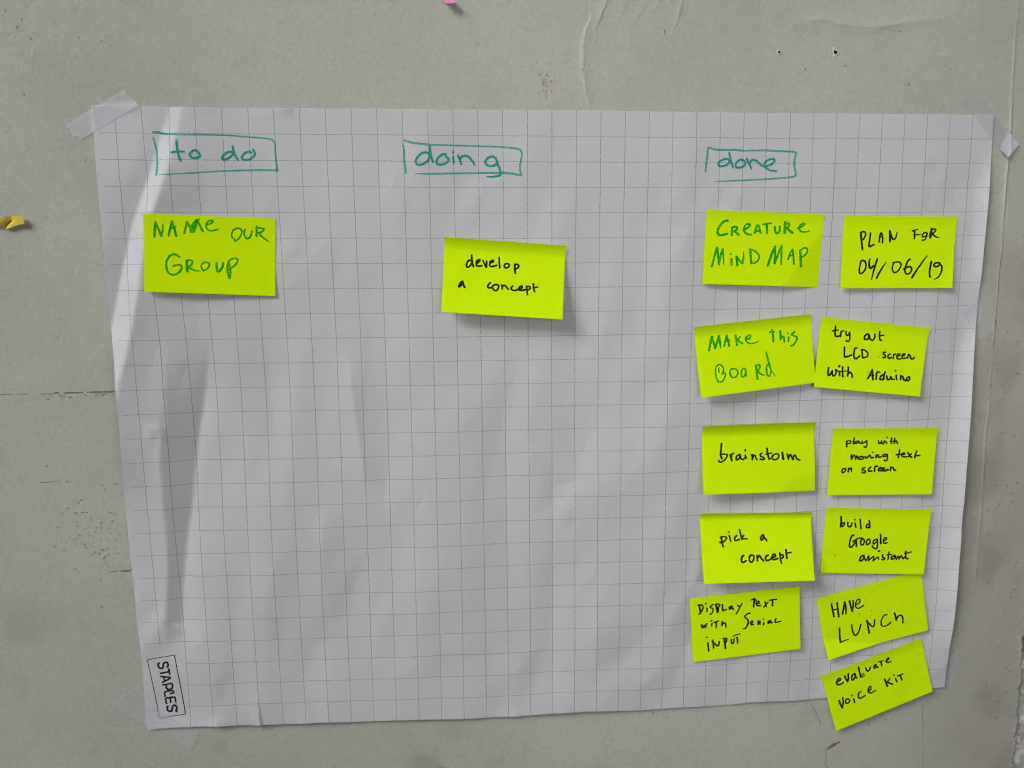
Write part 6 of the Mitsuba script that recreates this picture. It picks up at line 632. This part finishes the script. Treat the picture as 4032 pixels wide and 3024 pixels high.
TAPE_INFO = (('tl', 'tape_film_milky', 'milky strip of tape over the upper left corner of the sheet'), ('tr', 'tape_film', 'dull strip of tape over the upper right corner, its end doubled over'),
             ('right', 'tape_film_clear', 'faint strip of tape halfway up the right edge of the sheet'), ('br', 'tape_film', 'grey strip of tape behind the lowest sticky note at the lower right corner'),
             ('bl', 'tape_film_clear', 'faint strip of tape over the lower left corner beside the printed logo'))
for k, (name, mat, text) in enumerate(TAPE_INFO):
    key = 'adhesive_tape' + ('_%03d' % k if k else '')
    sk = key + ('__film' if name == 'tr' else '')
    scene[sk] = mikit.ply(strip_mesh(TAPES[name], seed=k, curl=0.0008 if name == 'tl' else 0.0003), mat, smooth=True)
    labels[key] = {'label': text, 'category': 'tape', 'group': 'strips of tape holding the sheet'}
v, f = flat_mesh(Polygon(TAPE_END), 0.003)
t = np.clip((TAPE_END[0][1] - v[:, 1]) / np.ptp(v[:, 1]), 0, 1)
P3 = np.c_[v[:, 0], -(under(v) + 0.0016 + 0.003 * t ** 2), v[:, 1]]
scene['adhesive_tape_001__doubled_end'] = mikit.ply(trimesh.Trimesh(P3, facing(P3, f), process=False), 'tape_film_folded', smooth=True)


def scrap(key, poly, mat, fn, text, cat):
    v, f = flat_mesh(Polygon(poly), 0.0012)
    top = np.c_[v[:, 0], -(under(v) + 0.0006 + fn(v)), v[:, 1]]
    f = facing(top, f)
    k = len(v)
    e = np.sort(np.vstack([f[:, [0, 1]], f[:, [1, 2]], f[:, [2, 0]]]), axis=1)
    uq, cnt = np.unique(e, axis=0, return_counts=True)
    ring = np.array([t for p, q in uq[cnt == 1] for t in ((p, q, q + k), (p, q + k, p + k))])
    scene[key] = mikit.ply(trimesh.Trimesh(np.vstack([top, top + [0, 0.0002, 0]]), np.vstack([f, f[:, ::-1] + k, ring]), process=False), mat, smooth=35)
    labels[key.replace('__paper', '')] = {'label': text, 'category': cat}


def yellow_shape(v):
    x = (v[:, 0] - v[:, 0].min()) / np.ptp(v[:, 0])
    c = np.array(SCRAP_FOLD)
    fx = np.interp(v[:, 1], c[:, 1], c[:, 0])
    d = v[:, 0] - fx
    return 0.0030 - 0.0026 * np.exp(-(d / 0.0035) ** 2) + 0.0016 * np.clip((x - 0.7) / 0.3, 0, 1)


def pink_shape(v):
    return 0.0005 + 0.007 * np.clip((v[:, 1].max() - v[:, 1]) / np.ptp(v[:, 1]), 0, 1) ** 1.5


scrap('paper_scrap__paper', SCRAPS['yellow'], 'yellow_paper', yellow_shape, 'torn creased yellow scrap of paper stuck at the left edge', 'paper scrap')
sf = stroke_shape([(a, b, w) for (a, b), w in zip(SCRAP_FOLD, (0.0008, 0.0016, 0.0017, 0.0014, 0.0006))], rngm)
v, f = flat_mesh(sf, 0.0012)
P3 = np.c_[v[:, 0], -(under(v) + 0.00085 + 0.0030 - 0.0026), v[:, 1]]
scene['paper_scrap__fold_shade_line'] = mikit.ply(trimesh.Trimesh(P3, facing(P3, f), process=False), 'fold_shade_brown')  # crease shading drawn as a dark strip along the fold
scrap('paper_scrap_001', SCRAPS['pink'], 'pink_paper', pink_shape, 'pink corner of a paper scrap curling off the wall at the top edge', 'paper scrap')
scrap('paper_scrap_002', SCRAPS['olive'], 'olive_paper', lambda v: 0.002 + 0 * v[:, 0], 'olive yellow paper edge just showing at the bottom edge', 'paper scrap')
